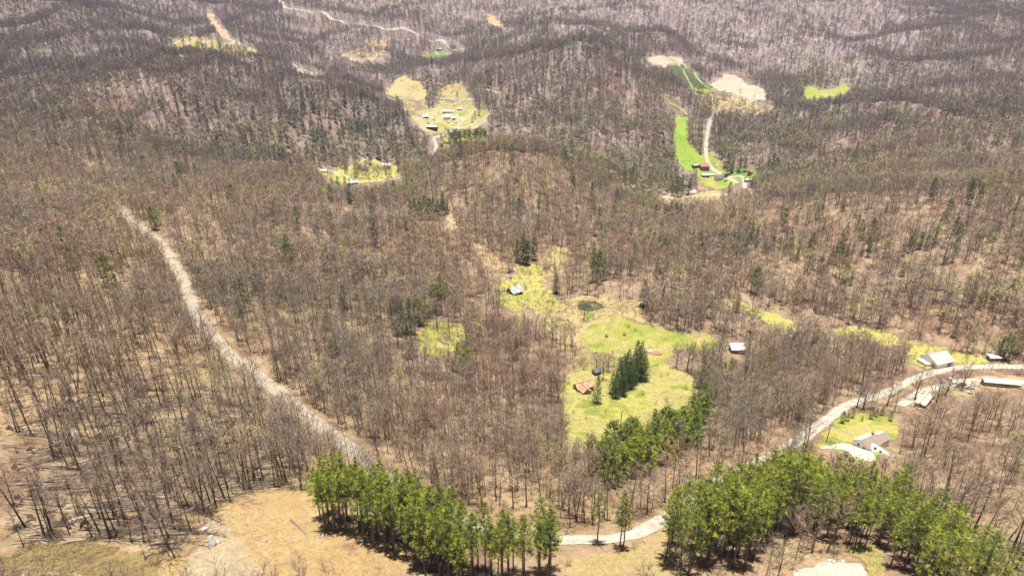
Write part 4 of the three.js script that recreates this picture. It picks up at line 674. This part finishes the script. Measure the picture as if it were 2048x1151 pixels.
// a block under a pitched roof, its ridge along its own x axis
function block(t, o) {
  const { L, W, h, rh } = o, a = L / 2, b = W / 2, over = o.over ?? .45, th = .14, w = new MB(), c = [1, 1, 1], R = o.hip || 0, ox = (o.ridge || 0) * b;
  const base = -4;
  w.quad(V(-a, base, b), V(a, base, b), V(a, h, b), V(-a, h, b), c).quad(V(a, base, -b), V(-a, base, -b), V(-a, h, -b), V(a, h, -b), c);
  for (const s of [-1, 1]) { w.quad(V(s * a, base, -s * -b), V(s * a, base, -s * b), V(s * a, h, -s * b), V(s * a, h, s * b), c); if (!R) w.tri(V(s * a, h, b), V(s * a, h, -b), V(s * a, h + rh, ox), c); }
  const place = (m) => { m.position.set(o.x || 0, 0, o.z || 0); m.rotation.y = o.rot || 0; return m; };
  place(part('wall', w.geo(), o.wall || PAINT.white, t));
  const A = a + over;
  for (const s of [-1, 1]) {
    if (o.skip === s) continue;
    const run = b - s * ox, k = over * .8 * rh / run, e = s * (b + over * .8), m = new MB(), y1 = h + rh + .06, y0 = h - k + .06;
    const q = [V(-A, y0, e), V(A, y0, e), V(A - R, y1, ox), V(-A + R, y1, ox)], d = q.map((p) => p.clone().setY(p.y - th));
    m.quad(q[0], q[1], q[2], q[3], c).quad(d[1], d[0], d[3], d[2], c); for (let i = 0; i < 4; i++) m.quad(d[i], d[(i + 1) % 4], q[(i + 1) % 4], q[i], c);
    const n = Math.round(2 * A / 1.1); if (o.ribs) for (let i = 0; i <= n; i++) { const x = lerp(-A, A, i / n); m.quad(V(x - .04, y0 + .05, e), V(x + .04, y0 + .05, e), V(x + .04, y1 + .05, ox), V(x - .04, y1 + .05, ox), c); }
    place(part('roof', uvPlanar(m.geo(), 5), (s < 0 ? o.roofBack : o.roof) || o.roof || ROOF.grey, t));
    if (R) { const f = new MB(); f.tri(V(s * A, y0, b + over * .8), V(s * A, y0, -b - over * .8), V(s * (A - R), y1, ox), c); place(part('roof', uvPlanar(f.geo(), 5), o.roof, t)); }
  }
  if (!o.skip) { const m = new MB(); m.box(-A + R, h + rh + .02, ox - .16, A - R, h + rh + .16, ox + .16, c); place(part('ridge_cap', m.geo(), o.cap || PAINT.oldwood, t)); }
  for (const [side, u, y, ww, hh, kind] of o.openings || []) {        // side: n near, f far, l left, r right
    const g = new THREE.Group(); g.name = kind || 'window'; t.add(g); place(g); const F = new MB(), P = new MB(), e = .05;
    const flat = side === 'n' || side === 'f', s = side === 'n' || side === 'r' ? 1 : -1, at = flat ? b : a;
    const bx = (m, du, y0, dv, out, z) => flat ? m.box(u - du, y0, s * at - .02, u + du, dv, s * (at + out), c) : m.box(s * at - .02, y0, u - du, s * (at + out), dv, u + du, c);
    bx(F, ww / 2 + .1, y - .1, y + hh + .1, .05); bx(P, ww / 2, y, y + hh, .09);
    part('frame', F.geo(), PAINT.trim, g); part(kind === 'door' ? 'leaf' : 'pane', P.geo(), kind === 'door' ? (o.doorMat || PAINT.wood) : PAINT.glass, g);
  }
}
function site(name, label, cat, px, py, yaw, group, r = 0) { const t = thing(name, label, cat, group), p = ground(px, py); if (r) { let y = -1e9; for (let k = 0; k < 8; k++) y = Math.max(y, H(p.x + r * Math.cos(k * .785), p.z + r * Math.sin(k * .785))); p.y = lerp(p.y, y, .6); } t.position.copy(p); t.rotation.y = yaw * Math.PI / 180; return t; }
{
  const t = site('house', 'grey brown roofed white house with a front wing beside the white driveway', 'house', 1736, 893, 27, null, 4); t.scale.set(.8, .72, .8);
  block(t, { L: 10, W: 8.4, h: 3.1, rh: 2.5, x: -1, wall: PAINT.white, roof: ROOF.brown, roofBack: ROOF.tan, cap: PAINT.oldwood, openings: [['l', -1.2, 1, 1.2, 1.3], ['l', 1.8, .2, 1, 2.1, 'door'], ['f', -2, 1, 1.3, 1.2], ['f', 2, 1, 1.3, 1.2]] });
  block(t, { L: 6.6, W: 6.6, h: 2.7, rh: 1.8, x: 7.3, z: .3, wall: PAINT.white, roof: ROOF.brown, roofBack: ROOF.tan, openings: [['n', -1, 1, 1.1, 1.2], ['n', 1.4, 1, 1.1, 1.2], ['r', 0, 1, 1.2, 1.2]] });
  block(t, { L: 8.2, W: 6.2, h: 2.7, rh: 2.0, x: -1.6, z: 7.6, rot: Math.PI / 2, wall: PAINT.white, roof: ROOF.brown, roofBack: ROOF.pale, openings: [['f', -2, .9, 1.1, 1.3], ['f', .6, .9, 1.1, 1.3], ['f', 2.6, .1, .95, 2.1, 'door'], ['l', 0, .9, 1.4, 1.2]] });
  for (const k of [-1.6, 1.2]) { const m = new MB(); m.box(-.4, 0, -.55, .4, .35, .55, [1, 1, 1]); const q = part('roof_vent', m.geo(), PAINT.dark, t); q.position.set(-3.6, 3.85, 7.4 + k); q.rotation.z = .55; }
  const dk = new MB(); dk.box(-4.4, -1, 11.8, 2, .25, 14, [1, 1, 1]); part('deck', dk.geo(), PAINT.oldwood, t);
  for (const x of [-4.2, -1.2, 1.8]) { const m = new MB(); m.box(x - .08, .25, 13.8, x + .08, 1.2, 13.95, [1, 1, 1]); part('post', m.geo(), PAINT.white, t); }
  const ch = new MB(); ch.box(-.4, 4, -.4, .4, 6.6, .4, [1, 1, 1]); part('chimney', ch.geo(), PAINT.brick, t).position.set(2.5, 0, -.8);
}
{ const t = site('barn', 'white walled barn with a pale tan roof above the road at right', 'barn', 1872, 727, 20, null, 4); block(t, { L: 12.5, W: 11, h: 3.6, rh: 3.0, ridge: -.25, wall: PAINT.white, roof: ROOF.pale, ribs: true, openings: [['l', -1.5, 1.4, 1.1, 1.1], ['l', 3.4, .6, .9, 1.9, 'door'], ['n', 3, .2, 3, 2.6, 'door']] }); const lt = new MB(); lt.box(-9.6, -1.5, -4.5, -6.4, 2.4, 2, [1, 1, 1]); part('lean_to', lt.geo(), PAINT.white, t); }
{ const t = site('shed', 'small shed with a flat white roof at the wood edge on the right margin', 'shed', 1988, 719, 2, null, 4); block(t, { L: 7, W: 3.6, h: 2.4, rh: .5, wall: PAINT.oldwood, roof: ROOF.white, openings: [['n', 0, .4, 2, 1.6, 'door']] }); }
{ const t = site('shed', 'open sided shed with a bright white metal roof right of the upper meadow', 'shed', 1474, 703, 2, null, 4); block(t, { L: 7.6, W: 5.4, h: 2.7, rh: 1.5, ridge: -.8, wall: PAINT.wood, roof: ROOF.white, ribs: true, openings: [['n', -2, .1, 2.4, 2.2, 'door'], ['n', 1.6, .1, 2.4, 2.2, 'door']], doorMat: PAINT.dark }); }
{ const t = site('cottage', 'weathered cottage with a rusty orange cross gabled roof beside a spruce', 'house', 1167, 779, 24, null, 4); t.scale.setScalar(.8); block(t, { L: 10.5, W: 6.2, h: 2.6, rh: 2.0, wall: PAINT.oldwood, roof: ROOF.rusty, cap: PAINT.wood, openings: [['n', 3.4, .9, 1, 1.1], ['l', 0, .8, 1.1, 1.2]] }); block(t, { L: 5.6, W: 5.4, h: 2.5, rh: 1.9, x: -1.6, z: 4, rot: Math.PI / 2, wall: PAINT.oldwood, roof: ROOF.rusty, cap: PAINT.wood, openings: [['f', 0, .8, 1, 1.2], ['l', 0, .1, 1.1, 2, 'door']] }); }
{ const t = site('cabin', 'old cabin with a streaked grey metal roof in the yellow green clearing', 'cabin', 1029, 586, 38, null, 4); block(t, { L: 8.6, W: 6.8, h: 2.5, rh: 2.4, wall: PAINT.dark, roof: ROOF.grey, ribs: true, cap: PAINT.grey, openings: [['l', 0, .6, 1.2, 1.3], ['n', -2.4, .2, 1, 2, 'door'], ['n', 1.6, .8, 1.3, 1.2]] }); for (const x of [-3.8, 0, 3.8]) { const m = new MB(); m.box(x - .09, -1, 4.6, x + .09, 2, 4.78, [1, 1, 1]); part('porch_post', m.geo(), PAINT.white, t); } const pr = new MB(); pr.box(-4.3, 1.98, 3.3, 4.3, 2.1, 5, [1, 1, 1]); part('porch_roof', uvPlanar(pr.geo(), 5), ROOF.grey, t); }
{ const t = site('mobile_home', 'long pale roofed mobile home half hidden by bare trees below the road', 'mobile home', 1846, 808, 45, null, 4); block(t, { L: 13, W: 4, h: 2.6, rh: .6, wall: PAINT.dark, roof: ROOF.tan, openings: [['n', -5, 1, 1.2, 1], ['n', 0, .2, .9, 2, 'door'], ['n', 5, 1, 1.2, 1]] }); }
{ const t = site('mobile_home', 'long white roofed mobile home at the right edge beyond the scrap yard', 'mobile home', 2000, 772, -10, null, 4); block(t, { L: 17, W: 3.8, h: 2.5, rh: .45, wall: PAINT.oldwood, roof: ROOF.white, openings: [['r', 0, .9, 1.4, 1], ['n', -4, 1, 1.2, 1], ['n', 3, .2, .9, 2, 'door']] }); }
{ const t = site('shed', 'small dark shed just behind the spruce by the rusty cottage', 'shed', 1193, 748, 30, null, 4); block(t, { L: 3.4, W: 2.8, h: 2, rh: .9, wall: PAINT.dark, roof: ROOF.dark, openings: [['l', 0, .2, 1, 1.7, 'door']] }); }
const FARM = [
  ['barn', 'dark gabled barn with a pale roof edge in the yellow valley meadow', 'barn', 724, 339, 72, 11, 11, 3, 4.6, PAINT.dark, ROOF.pale],
  ['house', 'white two storey house at the right end of the yellow valley meadow', 'house', 773, 336, 8, 11, 8, 4.6, 2.2, PAINT.white, ROOF.pale],
  ['shed', 'low shed with a bright white roof below the yellow valley meadow', 'shed', 706, 369, 12, 11, 6, 2.6, 1.1, PAINT.grey, ROOF.white],
  ['shed', 'white roofed shed at the left end of the valley meadow lane', 'shed', 648, 344, -18, 10, 6, 2.6, 1.2, PAINT.white, ROOF.white],
  ['barn', 'red roofed barn beside the vivid green pasture strip', 'barn', 1408, 338, 4, 13, 9, 4, 3.4, PAINT.wood, ROOF.red],
  ['shed', 'low shed with a blue green roof left of the red roofed barn', 'shed', 1392, 334, 24, 12, 5, 2.4, 1, PAINT.dark, ROOF.teal],
  ['house', 'white roofed low house in front of the red roofed barn', 'house', 1410, 353, 3, 11, 7, 2.7, 1.5, PAINT.dark, ROOF.white],
  ['shed', 'small white roofed shed between the barn and the grey house', 'shed', 1423, 352, 8, 8, 4, 2.2, .8, PAINT.white, ROOF.white],
  ['house', 'blue grey roofed house with white dormers beside the lane', 'house', 1437, 359, 6, 10, 9, 3.4, 3, PAINT.cream, ROOF.dark],
  ['shed', 'tall narrow reddish shed beside the green paddock', 'shed', 1500, 350, 40, 6, 5, 4.4, 2, PAINT.brick, ROOF.red],
  ['pavilion', 'small open pavilion with a pale roof below the green paddock', 'pavilion', 1497, 363, 5, 9, 5, 2.8, 1, PAINT.oldwood, ROOF.white],
  ['house', 'white house by the valley road under the dark conifers', 'house', 1384, 390, 0, 9, 7, 4.5, 2, PAINT.white, ROOF.white],
  ['house', 'tiny white house left of the valley road conifers', 'house', 1270, 378, 5, 10, 7, 3, 1.6, PAINT.white, ROOF.white],
  ['house', 'white gabled farmhouse in the middle of the far farm lawn', 'house', 894, 238, 5, 12, 10, 4, 3, PAINT.white, ROOF.white],
  ['shed', 'round shouldered shed with a white roof at the left end of the far farm', 'shed', 851, 236, 2, 9, 8, 3, 2.8, PAINT.dark, ROOF.white],
  ['shed', 'long white roofed shed at the lower left of the far farm', 'shed', 864, 257, -8, 17, 7, 2.6, 1.4, PAINT.dark, ROOF.white],
  ['shed', 'long low white roofed building along the back of the far farm', 'shed', 897, 225, -3, 21, 7, 2.4, 1.5, PAINT.grey, ROOF.white],
  ['shed', 'small white shed right of the far farmhouse', 'shed', 908, 239, -6, 6, 4, 2.2, 1, PAINT.dark, ROOF.white],
  ['shed', 'small white building at the upper right corner of the far farm', 'shed', 921, 220, -14, 10, 6, 2.4, 1.6, PAINT.white, ROOF.white],
  ['cabin', 'dark cabin with a pale roof in the far left hillside field', 'cabin', 374, 97, 14, 17, 10, 3.4, 3, PAINT.dark, ROOF.dark],
  ['shed', 'white shed at the upper left corner of the far left field', 'shed', 338, 80, -8, 12, 8, 3, 1.6, PAINT.white, ROOF.white],
  ['house', 'small pale house above the dark green lawn on the far mountainside', 'house', 878, 101, 6, 12, 8, 3.4, 2, PAINT.grey, ROOF.pale],
];
for (const [n, label, cat, px, py, yaw, L, W, h, rh, wall, roof] of FARM) { const t = site(n, label, cat, px, py, yaw, null, 5); block(t, { L, W, h, rh, wall, roof, cap: PAINT.grey, openings: [['n', -L * .27, .9, 1.5, 1.4], ['n', L * .27, .9, 1.5, 1.4], ['n', 0, .1, 1.3, 2.1, 'door']] }); }
// vehicles
function car(px, py, yaw, label, body, cat = 'car') {
  const q0 = ground(px, py), nrm = V(H(q0.x - 2, q0.z) - H(q0.x + 2, q0.z), 4, H(q0.x, q0.z - 2) - H(q0.x, q0.z + 2)).normalize();
  const t = site(cat === 'car' ? 'parked_car' : 'parked_truck', label, cat, px, py, yaw, null), c = [1, 1, 1], b = new MB(), k = new MB(), g = new MB();
  t.quaternion.premultiply(new THREE.Quaternion().setFromUnitVectors(UP, nrm)); t.position.addScaledVector(nrm, .3);
  const prof = [[-2.2, .35], [2.2, .35], [2.25, .8], [1.35, .98], [-2.15, 1.0], [-2.25, .7]], cab = cat === 'car' ? [[-1.9, .98], [1.05, .98], [.45, 1.5], [-1.4, 1.5]] : [[-.3, .98], [1.15, .98], [.65, 1.75], [-.15, 1.75]];
  const ext = (m, p, w) => { for (let i = 0; i < p.length; i++) { const [x0, y0] = p[i], [x1, y1] = p[(i + 1) % p.length]; m.quad(V(x0, y0, -w), V(x1, y1, -w), V(x1, y1, w), V(x0, y0, w), c); } for (const s of [-w, w]) for (let i = 1; i + 1 < p.length; i++) m.tri(V(p[0][0], p[0][1], s), V(p[i][0], p[i][1], s), V(p[i + 1][0], p[i + 1][1], s), c); };
  ext(b, prof, .88); part('body', b.geo(), body, t); ext(k, cab, .76); part('cabin', k.geo(), body, t);
  g.box(cab[0][0] + .5, 1.06, -.79, cab[1][0] - .45, 1.4, .79, c); part('window', g.geo(), PAINT.glass, t);
  for (const [x, z] of [[-1.4, .8], [1.4, .8], [-1.4, -.8], [1.4, -.8]]) { const w = part('wheel', new THREE.CylinderGeometry(.34, .34, .24, 10).rotateX(Math.PI / 2), PAINT.tyre, t); w.position.set(x, .34, z); }
}
const CARP = { black: MAT(.025, .026, .03, .25), white: MAT(.75, .75, .74, .35), blue: MAT(.06, .09, .18, .3), red: MAT(.30, .04, .03, .35), silver: MAT(.45, .46, .47, .35) };
car(1692, 912, 60, 'black car parked on the white driveway at the edge of the pines', CARP.black);
car(1926, 772, 20, 'dark abandoned car in the scrap yard at the right edge', CARP.black); car(1908, 766, 50, 'white abandoned pickup truck in the scrap yard', CARP.white, 'truck'); car(1940, 778, -15, 'silver wrecked car among the scrap below the mobile home', CARP.silver);
car(912, 247, 10, 'black car on the white loop beside the far farmhouse', CARP.black); car(897, 247, 4, 'dark blue car parked before the far farmhouse', CARP.blue); car(868, 241, 12, 'dark car on the drive at the left of the far farm', CARP.black); car(857, 248, 60, 'red truck left of the far farm lawn', CARP.red, 'truck'); car(913, 226, 0, 'white truck beside the long building behind the far farm', CARP.white, 'truck'); car(921, 228, -10, 'silver car at the right end of the long far farm building', CARP.silver);
car(1452, 363, 20, 'dark car on the lane by the blue grey roofed house', CARP.black); car(1434, 331, 70, 'white truck on the lane beside the red roofed barn', CARP.white, 'truck');
// utility poles and their wires
const tops = [];
for (const [px, py, label] of [[1602, 858, 'wooden utility pole on the left verge of the sunlit road'], [1653, 885, 'wooden utility pole on the lawn edge by the driveway'], [1241, 858, 'thin wooden utility pole standing in the yellow green meadow']]) {
  const t = site('utility_pole', label, 'utility pole', px, py, -32), y = 9; t.rotation.y = -.55;
  part('pole', new THREE.CylinderGeometry(.15, .22, y + 1, 8).translate(0, y / 2 - .5, 0), PAINT.oldwood, t); part('crossarm', new THREE.BoxGeometry(.12, .14, 2.4).translate(.14, y - .5, 0), PAINT.oldwood, t);
  for (const z of [-1.1, 0, 1.1]) part('insulator', new THREE.CylinderGeometry(.05, .07, .2, 6).translate(.14, y - .3, z), PAINT.grey, t);
  t.updateMatrixWorld(true); tops.push([-1.1, 0, 1.1].map((z) => V(.14, y - .2, z).applyMatrix4(t.matrixWorld)));
}
function wires(label, A, B) { const t = thing('power_line', label, 'power line'); for (let i = 0; i < 3; i++) { const pts = []; for (let k = 0; k <= 12; k++) { const p = A[i].clone().lerp(B[i], k / 12); p.y -= Math.sin(Math.PI * k / 12) * A[i].distanceTo(B[i]) * .025; pts.push(p); } part('wire', new THREE.TubeGeometry(new THREE.CatmullRomCurve3(pts), 12, .06, 4), PAINT.steel, t); } }
wires('overhead wires crossing the sunlit road between two utility poles', tops[0], tops[1]);
{ const p = ground(1708, 888); wires('overhead wires from the lawn utility pole down to the grey roofed house', tops[1], [-.5, 0, .5].map((k) => V(p.x + k, p.y + 4, p.z + k))); }
// stones
const stoneGeo = many(4, (i) => { const g = new THREE.IcosahedronGeometry(1, 2), p = g.attributes.position; for (let k = 0; k < p.count; k++) { const x = p.getX(k), y = p.getY(k), z = p.getZ(k), f = .72 + .55 * fbm(x * 1.3 + i * 7, y * 1.3 + z * 1.7 + i * 3); p.setXYZ(k, x * f * 1.25, y * f * .75, z * f); } g.computeVertexNormals(); return g; });
const stoneMat = [MAT(.34, .325, .30), MAT(.26, .245, .225), MAT(.42, .40, .37)];
[[406, 1046, .9], [416, 1051, .8], [409, 1058, .9], [421, 1063, .8], [412, 1068, 1], [428, 1067, .8], [420, 1075, .8], [424, 1088, 1.5], [434, 1086, 1], [641, 1072, 1.1], [530, 1083, .8], [1660, 1122, .9], [1668, 1125, 1], [1676, 1122, .8], [1686, 1124, .7], [1898, 826, 1.1], [1936, 828, .9], [1870, 842, 1.2], [1966, 790, 1.2], [1972, 794, .9], [1130, 590, .8], [1136, 596, .9], [1144, 600, .7], [1122, 612, .7], [1160, 626, .8]].forEach(([px, py, s], i) => {
  const p = ground(px, py), o = part(numbered('boulder'), stoneGeo[i % 4], stoneMat[i % 3], scene); o.position.set(p.x, p.y + s * .25, p.z); o.scale.setScalar(s * .62); o.rotation.y = i * 1.7;
  const g = py > 1000 && px < 460 ? ['pale boulder in the heap on the tan clearing beside the worn track', 'boulders heaped on the tan clearing'] : px > 600 && px < 700 ? ['single grey boulder right of the log near the pine row', null] : px < 600 ? ['lone pale boulder in the middle of the tan clearing', null] : px > 1600 && py > 1000 ? ['pale boulder at the edge of the white gravel turning place', 'boulders by the gravel turning place'] : px > 1800 ? ['pale stone on the brown slope below the scrap yard', 'stones below the scrap yard'] : ['grey stone in the rough grass between cabin and pond', 'stones between cabin and pond']; tag(o, g[0], 'boulder', g[1]);
});
{ const t = site('rubble_pile', 'heap of pale rubble and brown earth at the foot of the upper meadow', 'rubble pile', 1306, 707, 0), R = rng(77); const m = part('mound', stoneGeo[1], MAT(.30, .18, .12), t); m.scale.set(2.6, 1.7, 2); m.position.set(1.5, .2, 0); for (let i = 0; i < 16; i++) { const s = part('stone', stoneGeo[i % 4], stoneMat[(i % 2) * 2], t); s.scale.setScalar(.45 + .5 * R()); s.position.set(-4 + 5.5 * R(), .35 + .5 * R(), -2.6 + 3.4 * R()); s.rotation.set(R() * 3, R() * 3, 0); } }
{ const R = rng(78), M = [PAINT.steel, PAINT.white, PAINT.oldwood, CARP.blue, PAINT.brick]; [[1912, 776], [1934, 786], [1950, 772], [1900, 758], [1888, 778]].forEach(([px, py], i) => { const t = site('scrap_heap', ['scrap heap nearest the bare trees in the scrap yard', 'scrap heap of boards on the slope under the scrap yard', 'scrap heap between the wrecked cars and the mobile home', 'scrap heap beside the road above the scrap yard', 'scrap heap at the left end of the scrap yard'][i], 'scrap heap', px, py, R() * 90); for (let k = 0; k < 9; k++) { const m = part('board', new THREE.BoxGeometry(.5 + 1.8 * R(), .12 + .5 * R(), .3 + R()), M[k % 5], t); m.position.set((R() - .5) * 5, .3 + .5 * R(), (R() - .5) * 4); m.rotation.set(R(), R() * 3, R() * .7); } }); }
// fallen trees in the lower left, each with its root plate, trunk and branches
const fallenParts = many(4, (i) => {
  const R = rng(2000 + i), L = 15 + i, T = new MB(), B = new MB(), P = new MB(), col = [[.36, .31, .265], [.18, .14, .115], [.27, .23, .2], [.13, .10, .085]][i], pts = [], rad = [];
  for (let k = 0; k <= 6; k++) { pts.push(V(L * k / 6, .3 + (R() - .3) * .25, (R() - .5) * .5)); rad.push(.36 * (1 - k / 6.6)); }
  T.tube(pts, rad, 6, col);
  for (let k = 0; k < 17; k++) { const p = along(pts, lerp(.38, .98, R())), a = R() * 3.14, l = 1.2 + 2.6 * R(), q = p.clone().add(V(l * .75, Math.sin(a) * l * .55 + .1, Math.cos(a) * l * .9)); B.tube([p, q], [.085, .015], 3, col); for (let j = 0; j < 6; j++) { const s = p.clone().lerp(q, .3 + .7 * R()); B.blade(s, s.clone().add(V(.5 + R(), (R() - .2) * .8, (R() - .5) * 1.6)), .05, col); } }
  for (let k = 0; k < 11; k++) { const a = k / 11 * 6.28, r = 1 + .7 * R(); P.tri(V(0, .5, 0), V(-.2 - .3 * R(), .55 + Math.sin(a) * r, Math.cos(a) * r), V(-.15, .55 + Math.sin(a + .75) * r, Math.cos(a + .75) * r), [.17, .11, .075]); }
  return { t: T.geo(), b: B.geo(), p: P.geo(), L };
});
const FALL = [[129, 1053, 285, 994], [167, 1053, 271, 1071], [140, 1046, 250, 1012], [195, 855, 288, 829], [208, 857, 258, 889], [142, 808, 222, 775], [163, 817, 264, 803], [36, 1001, 129, 966], [290, 1000, 417, 987], [309, 1071, 414, 1053], [288, 1114, 358, 1095], [403, 1026, 446, 1050], [393, 1022, 448, 998], [299, 928, 337, 921], [230, 902, 270, 895], [87, 757, 153, 740], [115, 658, 195, 648], [132, 703, 215, 689], [139, 728, 243, 731], [0, 489, 40, 494], [0, 642, 42, 630], [582, 1040, 618, 1078], [200, 880, 300, 842], [220, 838, 330, 815], [60, 905, 150, 880], [30, 940, 110, 920], [330, 960, 400, 930], [250, 1040, 380, 1010], [180, 1030, 300, 1012], [60, 1040, 20, 1062], [430, 975, 490, 945], [340, 1035, 402, 1018], [96, 830, 180, 800], [20, 860, 100, 835], [230, 770, 320, 755], [260, 720, 340, 716], [60, 700, 130, 690], [10, 760, 70, 745], [300, 880, 380, 862], [350, 900, 420, 880], [150, 930, 230, 905], [210, 960, 300, 940]];
FALL.forEach(([x0, y0, x1, y1], i) => {
  const a = ground(x0, y0), b = ground(x1, y1), d = b.clone().sub(a), L = d.length(), f = fallenParts[i % 4], o = new THREE.Group(), lone = i === 21;
  if (!lone) part('root_plate', f.p, crownMat, o); part('trunk', f.t, crownMat, o); if (!lone) part('branches', f.b, crownMat, o);
  o.name = numbered('fallen_tree'); o.position.copy(a); o.rotation.set(0, Math.atan2(-d.z, d.x), Math.asin(d.y / L), 'YXZ'); const s = L / f.L; o.scale.set(s, clamp(s, .9, 1.5), clamp(s, .9, 1.5));
  tag(o, lone ? 'single bare log lying on the tan clearing left of the pine row' : 'fallen bare tree lying among the standing trunks at lower left', 'fallen tree', lone ? null : 'fallen trees at lower left'); scene.add(o);
});
{ const R = rng(91); const w = REGION.wreck; for (let i = 0; i < 1500; i++) { const px = R() * 560, py = 500 + R() * 590; if (!inside(w, px, py)) continue; const p = ground(px, py), s = (.35 + .65 * R() * R()) * (i < 900 ? 1 : .45), a = (R() - .5) * 1.2; scatter2(p, a, s, i); } }
function scatter2(p, a, s, i) { (scatter2.list ||= []).push(new THREE.Matrix4().compose(p, new THREE.Quaternion().setFromEuler(new THREE.Euler(0, a, (H(p.x + 4, p.z) - p.y) / 4, 'YXZ')), V(s, s, s))); }
{ const g = tag(new THREE.Group(), 'broken branches and smaller trunks littering the ground at lower left', 'broken branches', null, 'stuff'); g.name = 'broken_branches'; scene.add(g); const k = mergeGeometries([fallenParts[2].t, fallenParts[2].b]), m = new THREE.InstancedMesh(k, crownMat, scatter2.list.length); const col = new THREE.Color(); scatter2.list.forEach((q, i) => { m.setMatrixAt(i, q); const k = .4 + .8 * hash2(i, 5); m.setColorAt(i, col.setRGB(k, k * .96, k * .92)); }); m.name = 'broken_branches_mass'; m.userData.kind = 'stuff'; m.castShadow = m.receiveShadow = true; g.add(m); }
// saplings along the road bank, dark bushes on the upper meadow
for (const [px, py] of [[1966, 744], [1974, 743], [1984, 742], [1994, 742], [2004, 740], [2014, 739], [2024, 738], [2033, 740], [2044, 742]]) { const p = ground(px, py), o = single('sap', poles[1], 'crown', trunkTints[0], crownTints[0]); plant(o, 'sapling', p.x, p.y, p.z, px, .3, .34, 'thin leafless sapling in the row on the bank of the road at right', 'tree', 'saplings along the road bank'); }
for (const [px, py, L] of [[1213, 674, 'dark round bush on the upper meadow, the left of two'], [1249, 671, 'dark round bush on the upper meadow, the right of two']]) { const p = ground(px, py), o = single('bush', bushy[0], 'crown', trunkTints[0], needleTints[2]); plant(o, 'bush', p.x, p.y, p.z, px, .38, .15, L, 'bush'); }
renderer.render(scene, camera);
